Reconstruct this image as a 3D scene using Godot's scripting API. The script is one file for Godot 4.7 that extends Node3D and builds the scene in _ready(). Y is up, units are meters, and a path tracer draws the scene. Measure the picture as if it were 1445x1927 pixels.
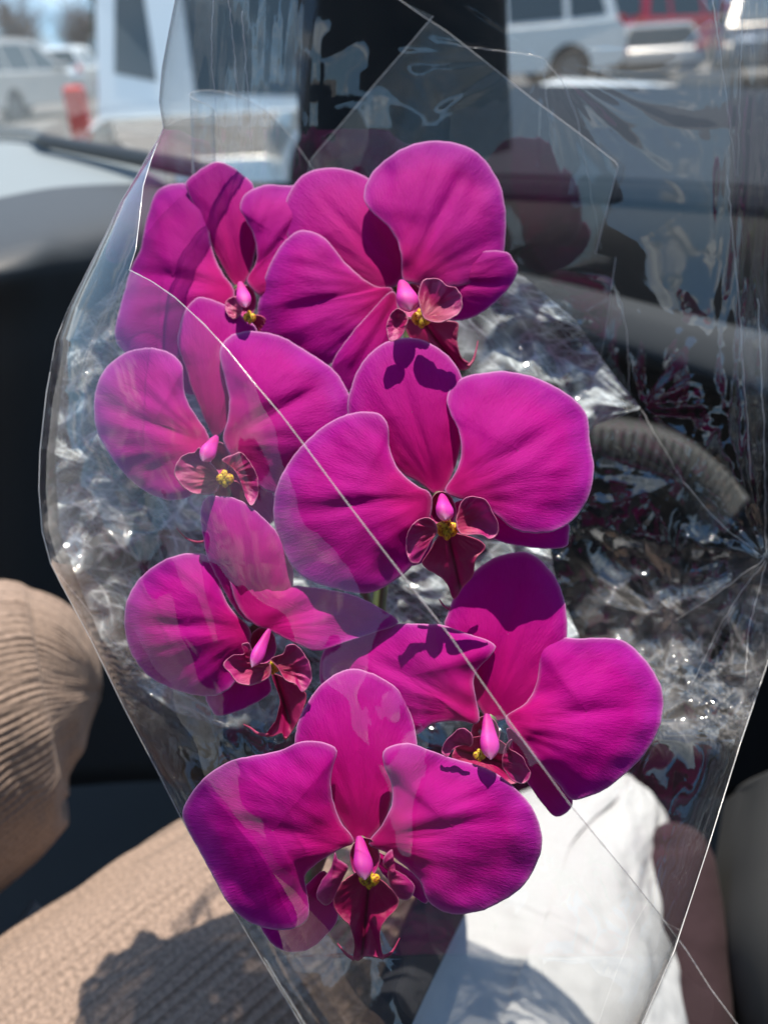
extends Node3D
# A magenta moth orchid in a clear film wrap, held in the front seat of a parked car.

const F := 1669.0                       # focal length in pixels of the 1445 x 1927 photograph
var eye: Transform3D
var M := {}
var names := {}
var rng := RandomNumberGenerator.new()
var fbm := FastNoiseLite.new()
var cells := FastNoiseLite.new()
var cells_fine := FastNoiseLite.new()
var pleat := FastNoiseLite.new()

func _ready() -> void:
	rng.seed = 7
	# ---- camera
	eye = Transform3D(Basis.from_euler(Vector3(deg_to_rad(-27.7), 0.0, deg_to_rad(-3.9))), Vector3(0, 1.05, 0))
	var lens := CameraAttributesPhysical.new()
	lens.frustum_focal_length = 20.785
	lens.frustum_near = 0.02
	lens.frustum_far = 900.0
	lens.frustum_focus_distance = 0.268
	lens.exposure_aperture = 6.0
	var cam := Camera3D.new()
	cam.name = "camera"
	cam.fov = 60.0
	cam.near = 0.02
	cam.far = 900.0
	cam.attributes = lens
	cam.transform = eye
	add_child(cam)
	cam.current = true
	# ---- sky, exposure
	var env := Environment.new()
	env.background_mode = Environment.BG_SKY
	var sky := Sky.new()
	sky.sky_material = cloudy_sky()
	env.sky = sky
	env.tonemap_mode = Environment.TONE_MAPPER_LINEAR
	env.tonemap_exposure = EXPOSURE
	env.sdfgi_enabled = true
	env.ssao_enabled = true
	env.ssil_enabled = true
	var world := WorldEnvironment.new()
	world.name = "world"
	world.environment = env
	add_child(world)
	# ---- sun: high, a little ahead of the windscreen header
	var sun := DirectionalLight3D.new()
	sun.name = "sun"
	sun.light_energy = 1.6
	sun.light_color = Color(1.0, 0.955, 0.89)
	sun.light_angular_distance = 0.5
	sun.shadow_enabled = true
	add_child(sun)
	sun.look_at_from_position(SUN_FROM, Vector3.ZERO, Vector3(0, 0, -1))
	# ---- everything else
	noises()
	materials()
	place()
	car_cabin()
	parked_cars()
	trees()
	lap()
	orchid()
	film_wrap()

const EXPOSURE := 1.55
const SUN_FROM := Vector3(0.12, 0.95, -0.21)

func cloudy_sky() -> PanoramaSkyMaterial:
	var n := FastNoiseLite.new()
	n.seed = 11
	n.noise_type = FastNoiseLite.TYPE_SIMPLEX_SMOOTH
	n.fractal_octaves = 5
	n.frequency = 1.0
	var w := 768
	var h := 384
	var im := Image.create(w, h, false, Image.FORMAT_RGBF)
	for j in h:
		var el := (0.5 - (j + 0.5) / h) * PI
		for i in w:
			var az := (i + 0.5) / w * TAU
			var dir := Vector3(cos(el) * sin(az), sin(el), -cos(el) * cos(az))
			var up := clampf(dir.y, 0.0, 1.0)
			var blue := Color(0.29, 0.47, 0.60).lerp(Color(0.09, 0.24, 0.55), pow(up, 0.5))
			var p := dir / (0.25 + maxf(dir.y, 0.0))
			var c := n.get_noise_3d(p.x * 1.1, p.y * 2.0, p.z * 1.1) * 0.5 + 0.5
			var shade := n.get_noise_3d(p.x * 2.3 + 9.0, p.y * 2.0, p.z * 2.3) * 0.5 + 0.5
			var cloud := Color(0.86, 0.92, 0.95).lerp(Color(0.32, 0.42, 0.50), smoothstep(0.35, 0.7, shade))
			var col := blue.lerp(cloud, smoothstep(0.48, 0.68, c) * 0.88)
			if dir.y < 0.0:
				col = Color(0.24, 0.24, 0.23)
			im.set_pixel(i, j, col)
	var m := PanoramaSkyMaterial.new()
	m.panorama = ImageTexture.create_from_image(im)
	m.energy_multiplier = 1.25
	return m

func noises() -> void:
	fbm.seed = 3
	fbm.noise_type = FastNoiseLite.TYPE_SIMPLEX_SMOOTH
	fbm.fractal_octaves = 3
	fbm.frequency = 1.0
	cells.seed = 21
	cells.noise_type = FastNoiseLite.TYPE_CELLULAR
	cells.cellular_return_type = FastNoiseLite.RETURN_DISTANCE
	cells.cellular_distance_function = FastNoiseLite.DISTANCE_EUCLIDEAN
	cells.fractal_type = FastNoiseLite.FRACTAL_NONE
	cells.frequency = 1.0
	cells.domain_warp_enabled = true
	cells.domain_warp_amplitude = 0.55
	cells.domain_warp_frequency = 0.9
	cells_fine.seed = 5
	cells_fine.noise_type = FastNoiseLite.TYPE_CELLULAR
	cells_fine.cellular_return_type = FastNoiseLite.RETURN_DISTANCE
	cells_fine.fractal_type = FastNoiseLite.FRACTAL_NONE
	cells_fine.frequency = 1.0
	cells_fine.domain_warp_enabled = true
	cells_fine.domain_warp_amplitude = 0.5
	cells_fine.domain_warp_frequency = 1.3
	pleat.seed = 8
	pleat.noise_type = FastNoiseLite.TYPE_SIMPLEX_SMOOTH
	pleat.fractal_type = FastNoiseLite.FRACTAL_RIDGED
	pleat.fractal_octaves = 3
	pleat.frequency = 1.0

# ---------------------------------------------------------------- materials
func lin(r: float, g: float, b: float) -> Color:
	return Color(r, g, b).linear_to_srgb()

func mat(c: Color, rough: float, metal := 0.0) -> StandardMaterial3D:
	var m := StandardMaterial3D.new()
	m.albedo_color = c.linear_to_srgb()
	m.roughness = rough
	m.metallic = metal
	m.cull_mode = BaseMaterial3D.CULL_DISABLED
	return m

func pane(alpha: float, rough: float, metal := 0.0, tint := Color(1, 1, 1)) -> StandardMaterial3D:
	var m := mat(tint, rough, metal)
	m.transparency = BaseMaterial3D.TRANSPARENCY_ALPHA
	m.albedo_color.a = alpha
	return m

func grey_texture(w: int, h: int, f: Callable) -> ImageTexture:
	var im := Image.create(w, h, false, Image.FORMAT_RGB8)
	for j in h:
		for i in w:
			var v: float = clampf(f.call(i, j), 0.0, 1.0)
			im.set_pixel(i, j, Color(v, v, v))
	return ImageTexture.create_from_image(im)

func noise_map(freq: float, oct: int, seed_: int, kind := FastNoiseLite.TYPE_SIMPLEX_SMOOTH, lo := 0.0, hi := 1.0) -> NoiseTexture2D:
	var n := FastNoiseLite.new()
	n.seed = seed_
	n.frequency = freq
	n.fractal_octaves = oct
	n.noise_type = kind
	var t := NoiseTexture2D.new()
	t.width = 512
	t.height = 512
	t.seamless = true
	t.noise = n
	var g := Gradient.new()
	g.colors = PackedColorArray([Color(lo, lo, lo), Color(hi, hi, hi)])
	t.color_ramp = g
	return t

func materials() -> void:
	# petal skin: radial veins, fine cells and sunlit sparkle painted in as pale dots, in polar coordinates about the petal's base
	var vein := FastNoiseLite.new()
	vein.seed = 4
	vein.frequency = 1.0
	vein.fractal_octaves = 3
	var grain := FastNoiseLite.new()
	grain.seed = 12
	grain.frequency = 1.0
	grain.noise_type = FastNoiseLite.TYPE_CELLULAR
	grain.cellular_return_type = FastNoiseLite.RETURN_DISTANCE
	var patch := FastNoiseLite.new()
	patch.seed = 31
	patch.frequency = 1.0
	var pig_sparkle := grey_texture(768, 768, func(i, j):
		var v := absf(vein.get_noise_2d(i * 0.10, j * 0.007))
		var c := grain.get_noise_2d(i * 0.33, j * 0.33)
		var s := patch.get_noise_2d(i * 0.4, j * 0.4)
		return 0.94 + 0.03 * smoothstep(0.0, 0.2, v) + c * 0.05 + maxf(0.0, s - 0.4) * 0.35)
	var rel := grey_texture(768, 768, func(i, j):
		var v := vein.get_noise_2d(i * 0.085, j * 0.010)
		var v2 := patch.get_noise_2d(i * 0.06, j * 0.02)
		var c := grain.get_noise_2d(i * 0.30, j * 0.30)
		return 0.5 + 0.06 * v + 0.12 * v2 + 0.34 * c)
	var petal := mat(Color(1, 1, 1), 0.58)
	petal.vertex_color_use_as_albedo = true
	petal.albedo_texture = pig_sparkle
	petal.heightmap_enabled = true
	petal.heightmap_texture = rel
	petal.heightmap_scale = 0.05
	petal.backlight_enabled = true
	petal.backlight = Color(0.8, 0.8, 0.8)
	petal.rim_enabled = true
	petal.rim = 0.05
	petal.rim_tint = 0.6
	petal.metallic_specular = 0.22
	M.petal = petal
	var lip := mat(Color(1, 1, 1), 0.34)
	lip.vertex_color_use_as_albedo = true
	lip.albedo_texture = pig_sparkle
	lip.heightmap_enabled = true
	lip.heightmap_texture = rel
	lip.heightmap_scale = 0.03
	lip.backlight_enabled = true
	lip.backlight = Color(0.5, 0.5, 0.5)
	M.lip = lip
	var column := mat(Color(1, 1, 1), 0.62)
	column.vertex_color_use_as_albedo = true
	column.subsurf_scatter_enabled = true
	column.subsurf_scatter_strength = 0.35
	M.column = column
	M.stem = mat(Color(0.10, 0.14, 0.05), 0.5)
	M.stake = mat(Color(0.05, 0.045, 0.03), 0.6)
	M.leaf = mat(Color(0.03, 0.08, 0.02), 0.35)
	M.pot = mat(Color(0.75, 0.75, 0.74), 0.4)
	# clear wrapping film
	M.film = pane(0.10, 0.03)
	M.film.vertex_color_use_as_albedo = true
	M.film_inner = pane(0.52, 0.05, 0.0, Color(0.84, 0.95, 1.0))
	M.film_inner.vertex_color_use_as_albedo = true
	M.film_front = pane(0.003, 0.025)
	M.film_edge = pane(0.34, 0.2, 0.05, Color(1, 1, 1))
	M.crease = pane(0.26, 0.15)
	M.seam = pane(0.18, 0.24, 0.0, Color(1.0, 0.97, 0.95))
	M.window = pane(0.01, 0.02, 0.0)
	# car cabin
	M.pad = mat(Color(0.012, 0.018, 0.027), 0.8)
	M.pad.metallic_specular = 0.3
	M.pad.heightmap_enabled = true
	M.pad.heightmap_texture = noise_map(0.09, 2, 3)
	M.pad.heightmap_scale = 0.02
	M.pad.uv1_triplanar = true
	M.pad.uv1_world_triplanar = true
	M.pad.uv1_scale = Vector3(18, 18, 18)
	M.door = mat(Color(0.026, 0.031, 0.036), 0.6)
	M.face = mat(Color(0.008, 0.010, 0.012), 0.7)
	M.face.metallic_specular = 0.3
	M.face.heightmap_enabled = true
	M.face.heightmap_texture = M.pad.heightmap_texture
	M.face.heightmap_scale = 0.02
	M.face.uv1_triplanar = true
	M.face.uv1_world_triplanar = true
	M.face.uv1_scale = Vector3(18, 18, 18)
	M.trim = mat(Color(0.048, 0.056, 0.064), 0.8)
	M.trim.metallic_specular = 0.3
	M.ledge = mat(Color(0.19, 0.22, 0.228), 0.55)
	M.rubber = mat(Color(0.012, 0.013, 0.014), 0.55)
	M.black = mat(Color(0.004, 0.004, 0.0045), 0.8)
	M.navy = mat(Color(0.010, 0.012, 0.018), 0.8)
	M.cowl = mat(Color(0.03, 0.033, 0.031), 0.7)
	M.headliner = mat(Color(0.10, 0.10, 0.10), 0.9)
	M.seat = mat(Color(0.012, 0.012, 0.013), 0.75)
	M.grey_mat = mat(Color(0.10, 0.115, 0.12), 0.8)
	# cloth
	var knit_h := grey_texture(256, 256, func(i, j):
		var row := floorf(j / 16.0)
		var x := fposmod(i + (8.0 if int(row) % 2 == 1 else 0.0) * 0.0, 16.0) / 16.0
		var y := fposmod(j, 16.0) / 16.0
		var rib := pow(absf(sin(PI * x)), 0.7)
		var stitch := 0.5 + 0.5 * sin(TAU * (y + 0.35 * absf(x - 0.5)))
		return 0.15 + 0.55 * rib + 0.3 * stitch * rib)
	var yarn := noise_map(0.05, 4, 17, FastNoiseLite.TYPE_SIMPLEX_SMOOTH, 0.72, 1.0)
	var knit := mat(Color(0.35, 0.255, 0.20), 0.9)
	knit.albedo_texture = yarn
	knit.heightmap_enabled = true
	knit.heightmap_texture = knit_h
	knit.heightmap_scale = 0.12
	knit.rim_enabled = true
	knit.rim = 0.5
	knit.rim_tint = 0.7
	M.knit = knit
	var ribbed: StandardMaterial3D = knit.duplicate()
	ribbed.heightmap_scale = 0.07
	M.ribbed = ribbed
	var white := mat(Color(0.50, 0.52, 0.53), 0.85)
	white.heightmap_enabled = true
	white.heightmap_texture = noise_map(0.006, 2, 9)
	white.heightmap_scale = 0.12
	M.white = white
	M.grey_dark = mat(Color(0.035, 0.036, 0.036), 0.8)
	M.mauve = mat(Color(0.030, 0.014, 0.019), 0.95)
	# outside
	var tar := mat(Color(0.20, 0.19, 0.17), 0.9)
	tar.albedo_texture = noise_map(0.03, 5, 2, FastNoiseLite.TYPE_SIMPLEX_SMOOTH, 0.7, 1.0)
	tar.uv1_triplanar = true
	tar.uv1_world_triplanar = true
	tar.uv1_scale = Vector3(0.25, 0.25, 0.25)
	M.tar = tar
	M.paint = mat(Color(0.72, 0.72, 0.68), 0.8)
	M.glass = mat(Color(0.07, 0.09, 0.095), 0.06)
	M.tyre = mat(Color(0.012, 0.012, 0.012), 0.8)
	M.rim = mat(Color(0.13, 0.135, 0.14), 0.5, 0.2)
	M.red_lens = mat(Color(0.60, 0.045, 0.03), 0.15)
	M.lamp_lens = mat(Color(0.85, 0.87, 0.88), 0.1, 0.2)
	M.plastic = mat(Color(0.03, 0.03, 0.032), 0.6)
	M.bark = mat(Color(0.10, 0.075, 0.055), 0.9)
	M.needles = mat(Color(0.035, 0.06, 0.035), 0.8)
	M.twigs = mat(Color(0.16, 0.12, 0.10), 0.9)

# ---------------------------------------------------------------- building blocks
func spot(px: float, py: float, d: float) -> Vector3:
	return eye * Vector3((px - 722.5) / F * d, (963.5 - py) / F * d, -d)

func on_level(px: float, py: float, y: float) -> Vector3:
	var dir := eye.basis * Vector3((px - 722.5) / F, (963.5 - py) / F, -1.0)
	return eye.origin + dir * ((y - eye.origin.y) / dir.y)

func numbered(called: String) -> String:
	var n: int = names.get(called, 0)
	names[called] = n + 1
	return called if n == 0 else "%s_%03d" % [called, n]

func thing(called: String, label: String, category: String, at := Vector3.ZERO, group := "") -> Node3D:
	var o := Node3D.new()
	o.name = numbered(called)
	add_child(o)
	o.position = at
	tag(o, label, category, group)
	return o

func tag(o: Node, label: String, category: String, group := "") -> void:
	o.set_meta("label", label)
	o.set_meta("category", category)
	if group:
		o.set_meta("group", group)

# a mesh given in world places, put under a parent whose global place is known
func put(called: String, mesh: Mesh, m: Material, parent: Node3D) -> MeshInstance3D:
	var o := MeshInstance3D.new()
	o.name = called
	o.mesh = mesh
	o.material_override = m
	parent.add_child(o, true)
	return o

func place_of(n: Node3D) -> Vector3:
	return n.global_transform.origin if n.is_inside_tree() else n.position

func parse(s: String) -> PackedVector2Array:
	var a := PackedVector2Array()
	var t := s.split_floats(" ", false)
	for i in t.size() / 2:
		a.append(Vector2(t[2 * i], t[2 * i + 1]))
	return a

func closed_curve(p: PackedVector2Array, count: int) -> PackedVector2Array:
	# an even walk round a smooth closed curve through the points
	var dense := PackedVector2Array()
	var n := p.size()
	for i in n:
		for k in 8:
			dense.append(p[i].cubic_interpolate(p[(i + 1) % n], p[(i - 1 + n) % n], p[(i + 2) % n], k / 8.0))
	return even(dense, count, true)

func open_curve(p: PackedVector2Array, count: int) -> PackedVector2Array:
	var dense := PackedVector2Array()
	var n := p.size()
	for i in n - 1:
		for k in 10:
			dense.append(p[i].cubic_interpolate(p[i + 1], p[maxi(i - 1, 0)], p[mini(i + 2, n - 1)], k / 10.0))
	dense.append(p[n - 1])
	return even(dense, count, false)

func even(d: PackedVector2Array, count: int, closed: bool) -> PackedVector2Array:
	var n := d.size()
	var at := PackedFloat32Array([0.0])
	for i in (n if closed else n - 1):
		at.append(at[i] + d[i].distance_to(d[(i + 1) % n]))
	var total := at[at.size() - 1]
	var out := PackedVector2Array()
	var j := 0
	for k in count:
		var s := total * k / (count if closed else count - 1)
		while j < at.size() - 2 and at[j + 1] < s:
			j += 1
		var f := clampf((s - at[j]) / maxf(at[j + 1] - at[j], 1e-6), 0.0, 1.0)
		out.append(d[j].lerp(d[(j + 1) % n], f))
	return out

func curve3(p: PackedVector3Array, per: int) -> PackedVector3Array:
	var out := PackedVector3Array()
	var n := p.size()
	for i in n - 1:
		for k in per:
			out.append(p[i].cubic_interpolate(p[i + 1], p[maxi(i - 1, 0)], p[mini(i + 2, n - 1)], float(k) / per))
	out.append(p[n - 1])
	return out

class Sheet:
	var v := PackedVector3Array()
	var n := PackedVector3Array()
	var uv := PackedVector2Array()
	var c := PackedColorArray()
	var f := PackedInt32Array()
	func tri(a: int, b: int, d: int) -> void:
		f.append(a)
		f.append(b)
		f.append(d)
	func quad(a: int, b: int, d: int, e: int) -> void:
		tri(a, b, d)
		tri(a, d, e)
	func grid(w: int, h: int, first := 0, wrap := false) -> void:
		for j in h - 1:
			for i in (w if wrap else w - 1):
				var i2 := (i + 1) % w
				quad(first + j * w + i, first + j * w + i2, first + (j + 1) * w + i2, first + (j + 1) * w + i)
	func add(p: Vector3, t := Vector2.ZERO, col := Color(1, 1, 1)) -> int:
		v.append(p)
		uv.append(t)
		c.append(col)
		return v.size() - 1
	func mesh() -> ArrayMesh:
		n.resize(v.size())
		n.fill(Vector3.ZERO)
		for k in f.size() / 3:
			var a := f[3 * k]
			var b := f[3 * k + 1]
			var d := f[3 * k + 2]
			var nn := (v[d] - v[a]).cross(v[b] - v[a])
			n[a] += nn
			n[b] += nn
			n[d] += nn
		for k in n.size():
			n[k] = n[k].normalized() if n[k].length_squared() > 1e-24 else Vector3.UP
		var arr := []
		arr.resize(Mesh.ARRAY_MAX)
		arr[Mesh.ARRAY_VERTEX] = v
		arr[Mesh.ARRAY_NORMAL] = n
		arr[Mesh.ARRAY_TEX_UV] = uv
		arr[Mesh.ARRAY_COLOR] = c
		arr[Mesh.ARRAY_INDEX] = f
		var m := ArrayMesh.new()
		m.add_surface_from_arrays(Mesh.PRIMITIVE_TRIANGLES, arr)
		return m

# a round bar along a path; radius may taper; bumps makes beads along it
func bar_into(s: Sheet, path: PackedVector3Array, r0: float, r1: float, sides := 7, col := Color(1, 1, 1), bead := 0.0, flat := 1.0) -> void:
	var first := s.v.size()
	var n := path.size()
	var up := Vector3(0.13, 0.97, 0.2).normalized()
	var run := 0.0
	for i in n:
		var t := (path[mini(i + 1, n - 1)] - path[maxi(i - 1, 0)]).normalized()
		var a := (up - t * up.dot(t)).normalized()
		up = a
		var b := t.cross(a)
		if i:
			run += path[i].distance_to(path[i - 1])
		var r := lerpf(r0, r1, float(i) / maxi(n - 1, 1))
		if bead > 0.0:
			r *= 1.0 + 0.35 * (1.0 if fposmod(run, bead) < bead * 0.35 else 0.0)
		for k in sides:
			var g := TAU * k / sides
			s.add(path[i] + a * cos(g) * r * flat + b * sin(g) * r, Vector2(float(k) / sides, run * 20.0), col)
	s.grid(sides, n, first, true)
	var c0 := s.add(path[0], Vector2.ZERO, col)
	var c1 := s.add(path[n - 1], Vector2.ZERO, col)
	for k in sides:
		s.tri(c0, first + (k + 1) % sides, first + k)
		s.tri(c1, first + (n - 1) * sides + k, first + (n - 1) * sides + (k + 1) % sides)

func bar(path: PackedVector3Array, r0: float, r1: float, origin: Vector3, sides := 7, col := Color(1, 1, 1), bead := 0.0) -> ArrayMesh:
	var s := Sheet.new()
	var p := PackedVector3Array()
	for q in path:
		p.append(q - origin)
	bar_into(s, p, r0, r1, sides, col, bead)
	return s.mesh()

# a box with bevelled edges, in its own axes
func block_into(s: Sheet, at: Vector3, half: Vector3, bevel := 0.01, turn := Basis()) -> void:
	var b := minf(bevel, minf(half.x, minf(half.y, half.z)) * 0.6)
	var faces := [[Vector3.RIGHT, Vector3.UP, Vector3.BACK], [Vector3.LEFT, Vector3.UP, Vector3.FORWARD], [Vector3.UP, Vector3.BACK, Vector3.RIGHT], [Vector3.DOWN, Vector3.FORWARD, Vector3.RIGHT], [Vector3.BACK, Vector3.UP, Vector3.LEFT], [Vector3.FORWARD, Vector3.UP, Vector3.RIGHT]]
	var corner := {}
	for fc in faces:
		var n: Vector3 = fc[0]
		var u: Vector3 = fc[1]
		var w: Vector3 = n.cross(u)
		var ids := []
		for q in [[-1, -1], [-1, 1], [1, 1], [1, -1]]:
			var p: Vector3 = n * half + u * half * q[0] + w * half * q[1] - u * b * q[0] - w * b * q[1]
			var key: Vector3 = (n * half).sign() + (u * q[0] + w * q[1])
			var id := s.add(at + turn * p, Vector2(q[0], q[1]))
			ids.append(id)
			corner[[n, key.sign()]] = id
		s.quad(ids[3], ids[2], ids[1], ids[0])
	# bevel strips
	var axes := [Vector3.RIGHT, Vector3.UP, Vector3.BACK]
	for i in 3:
		var a: Vector3 = axes[i]
		var d: Vector3 = axes[(i + 1) % 3]
		var e: Vector3 = axes[(i + 2) % 3]
		for sd in [-1, 1]:
			for se in [-1, 1]:
				var n1: Vector3 = d * sd
				var n2: Vector3 = e * se
				var lo: Vector3 = n1 + n2 - a
				var hi: Vector3 = n1 + n2 + a
				if sd * se > 0:
					s.quad(corner[[n1, lo]], corner[[n1, hi]], corner[[n2, hi]], corner[[n2, lo]])
				else:
					s.quad(corner[[n1, lo]], corner[[n2, lo]], corner[[n2, hi]], corner[[n1, hi]])
	for sx in [-1, 1]:
		for sy in [-1, 1]:
			for sz in [-1, 1]:
				var k := Vector3(sx, sy, sz)
				var ix = corner[[Vector3(sx, 0, 0), k]]
				var iy = corner[[Vector3(0, sy, 0), k]]
				var iz = corner[[Vector3(0, 0, sz), k]]
				if sx * sy * sz > 0:
					s.tri(ix, iz, iy)
				else:
					s.tri(ix, iy, iz)

func block(at: Vector3, half: Vector3, bevel := 0.01, turn := Basis()) -> ArrayMesh:
	var s := Sheet.new()
	block_into(s, at, half, bevel, turn)
	return flat_shaded(s)

func flat_shaded(s: Sheet) -> ArrayMesh:
	var o := Sheet.new()
	for k in s.f.size():
		var i := s.f[k]
		o.add(s.v[i], s.uv[i], s.c[i])
		o.f.append(k)
	return o.mesh()

# a smooth skin through rows of places (each row equally many), with a back 'thick' behind it along 'away'
func skin(rows: Array, per: int, origin: Vector3, away := Vector3.ZERO) -> ArrayMesh:
	var cols: Array = []
	for r in rows:
		cols.append(curve3(r, per))
	var w: int = cols[0].size()
	var lines: Array = []
	for i in w:
		var p := PackedVector3Array()
		for r in cols:
			p.append(r[i])
		lines.append(curve3(p, per))
	var h: int = lines[0].size()
	var s := Sheet.new()
	for j in h:
		for i in w:
			s.add(lines[i][j] - origin, Vector2(i, j) * 0.1)
	s.grid(w, h)
	if away != Vector3.ZERO:
		var first := s.v.size()
		for j in h:
			for i in w:
				s.add(lines[i][j] - origin + away, Vector2(i, j) * 0.1)
		for j in h - 1:
			for i in w - 1:
				s.quad(first + j * w + i, first + (j + 1) * w + i, first + (j + 1) * w + i + 1, first + j * w + i + 1)
		for i in w - 1:
			s.quad(first + i, first + i + 1, i + 1, i)
			var b := (h - 1) * w
			s.quad(b + i, b + i + 1, first + b + i + 1, first + b + i)
		for j in h - 1:
			s.quad(j * w, (j + 1) * w, first + (j + 1) * w, first + j * w)
			var e := w - 1
			s.quad(first + j * w + e, first + (j + 1) * w + e, (j + 1) * w + e, j * w + e)
	return s.mesh()

# ---------------------------------------------------------------- the orchid
const DEEP := Color(0.56, 0.002, 0.185)
const MAIN := Color(0.50, 0.0025, 0.275)
const VIOLET := Color(0.38, 0.016, 0.37)
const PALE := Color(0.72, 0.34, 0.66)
const LIP := Color(0.42, 0.003, 0.10)
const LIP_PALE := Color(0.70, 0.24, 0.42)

# one petal, sepal or lip lobe: its outline in the photograph laid on a surface of its own that is tilted, cupped and wrinkled in depth
# k: d (depth of the flower's heart), at (the heart), base, off, gx, gy (tilt), cup, curl, kind
func blade_into(s: Sheet, outline: String, k: Dictionary, origin: Vector3) -> void:
	var count := 120
	var rings := 24
	var edge := closed_curve(parse(outline), count)
	var middle := Vector2.ZERO
	for p in edge:
		middle += p / count
	var base: Vector2 = k.base
	var heart: Vector2 = k.at
	var d0: float = k.d
	var m := d0 / F
	var far := 1.0
	for p in edge:
		far = maxf(far, p.distance_to(base))
	var axis := (middle - base).normalized()
	var side := axis.orthogonal()
	var sd: float = k.get("seed", 0.0)
	var cup: float = k.get("cup", 0.0)
	var curl: float = k.get("curl", 0.0)
	var kind: String = k.kind
	var wave: float = k.get("wave", 0.0016)
	var first := s.v.size()
	for j in rings + 3:
		var r := minf(pow(float(j) / rings, 0.82), 1.0)
		if j == rings - 1:
			r = 0.982
		for i in count:
			var p := middle.lerp(edge[i], maxf(r, 0.004))
			p += (edge[i] - middle).normalized() * r * r * 1.6 * fbm.get_noise_3d(edge[i].x * 0.045, edge[i].y * 0.045, sd + 40.0)
			if j == rings + 1:
				p += (edge[i] - middle).normalized() * 0.9
			var q := p - base
			var rho := q.length()
			var t := clampf(rho / far, 0.0, 1.0)
			var ang := side.dot(q) / maxf(rho, 1.0)
			var theta := atan2(side.dot(q), axis.dot(q))
			var across := side.dot(q) * m
			var dd: float = k.get("off", 0.0) + (p.x - heart.x) * m * float(k.get("gx", 0.0)) + (p.y - heart.y) * m * float(k.get("gy", 0.0))
			dd += cup * (1.0 - r * r) + curl * t * t
			dd += wave * smoothstep(0.1, 1.0, r) * fbm.get_noise_3d(p.x * 0.0042, p.y * 0.0042, sd)
			dd += wave * 0.42 * smoothstep(0.1, 0.7, t) * fbm.get_noise_3d(theta * 1.5, t * 0.7, sd + 11.0)
			var ripple := 0.00032 if kind == "petal" or kind == "sepal" else 0.0002
			dd += ripple * smoothstep(0.06, 0.3, t) * (1.0 - 0.6 * smoothstep(0.9, 1.0, r)) * fbm.get_noise_3d(theta * 5.5, t * 1.6, sd + 5.0)
			if kind == "petal":
				dd += 0.0016 * exp(-pow(across / 0.0028, 2.0)) * smoothstep(0.0, 0.15, t) * smoothstep(1.0, 0.55, t)
			elif kind == "sepal":
				dd += 0.0009 * exp(-pow(across / 0.0020, 2.0)) * smoothstep(0.0, 0.1, t) * smoothstep(1.0, 0.6, t)
			elif kind == "mid":
				dd += 0.0014 * exp(-pow(across / 0.0012, 2.0)) * smoothstep(0.0, 0.1, t) * smoothstep(1.0, 0.8, t)
			if j > rings:
				dd += 0.0005 * (j - rings)
			# pigment
			var col := MAIN
			var mott := fbm.get_noise_3d(p.x * 0.03, p.y * 0.03, sd + 20.0)
			if kind == "petal" or kind == "sepal":
				col = DEEP.lerp(MAIN, smoothstep(0.08, 0.55 if kind == "petal" else 0.9, t + 0.06 * mott))
				col = col.lerp(VIOLET, (0.75 if kind == "petal" else 0.45) * smoothstep(0.45, 1.0, r * (0.4 + 0.6 * t) + 0.08 * mott))
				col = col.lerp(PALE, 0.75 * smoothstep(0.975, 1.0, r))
			elif kind == "mid":
				col = LIP.lerp(Color(0.42, 0.01, 0.13), smoothstep(0.25, 1.0, t))
				col = col.lerp(Color(0.07, 0.0, 0.012), 0.8 * exp(-pow(across / 0.0005, 2.0)))
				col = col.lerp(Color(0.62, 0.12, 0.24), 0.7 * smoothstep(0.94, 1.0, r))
			else:
				col = LIP.lerp(Color(0.50, 0.02, 0.22), smoothstep(0.35, 0.95, t + 0.1 * mott))
				var stripe := fbm.get_noise_3d(theta * 9.0, t * 2.0, sd)
				col = col.lerp(Color(0.60, 0.16, 0.10), 0.5 * smoothstep(0.14, 0.36, stripe) * smoothstep(0.55, 0.15, t))
				col = col.lerp(Color(0.16, 0.0, 0.03), 0.6 * smoothstep(0.14, 0.36, -stripe) * smoothstep(0.6, 0.2, t))
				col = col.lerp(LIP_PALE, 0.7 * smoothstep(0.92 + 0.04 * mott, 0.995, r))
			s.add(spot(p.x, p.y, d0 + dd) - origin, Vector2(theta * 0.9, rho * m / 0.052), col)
	s.grid(count, rings + 3, first, true)

func blade(called: String, outline: String, k: Dictionary, flower: Node3D, origin: Vector3) -> MeshInstance3D:
	var s := Sheet.new()
	blade_into(s, outline, k, origin)
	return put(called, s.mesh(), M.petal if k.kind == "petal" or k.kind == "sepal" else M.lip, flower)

# a tapering rounded body between two places (the column, the callus bumps)
func bud_into(s: Sheet, a: Vector3, b: Vector3, r: float, tint: Callable, blunt := 0.55, fit := 1.0) -> void:
	var first := s.v.size()
	var t := (b - a).normalized()
	var u := t.cross(Vector3(0.31, 0.2, 0.93)).normalized()
	var w := t.cross(u)
	var n := 22
	for j in n + 1:
		var x := float(j) / n
		var rad := r * pow(maxf(sin(PI * clampf(pow(x, blunt * 1.35), 0.0, 1.0)), 0.0), 0.62) * fit
		if j == 0 or j == n:
			rad = r * 0.02
		for i in 20:
			var g := TAU * i / 20
			var lump := 1.0 + 0.06 * fbm.get_noise_3d(a.x * 300.0 + cos(g), x * 3.0, sin(g))
			s.add(a.lerp(b, x) + (u * cos(g) + w * sin(g)) * rad * lump, Vector2(g, x), tint.call(x, g))
	s.grid(20, n + 1, first, true)

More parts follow.
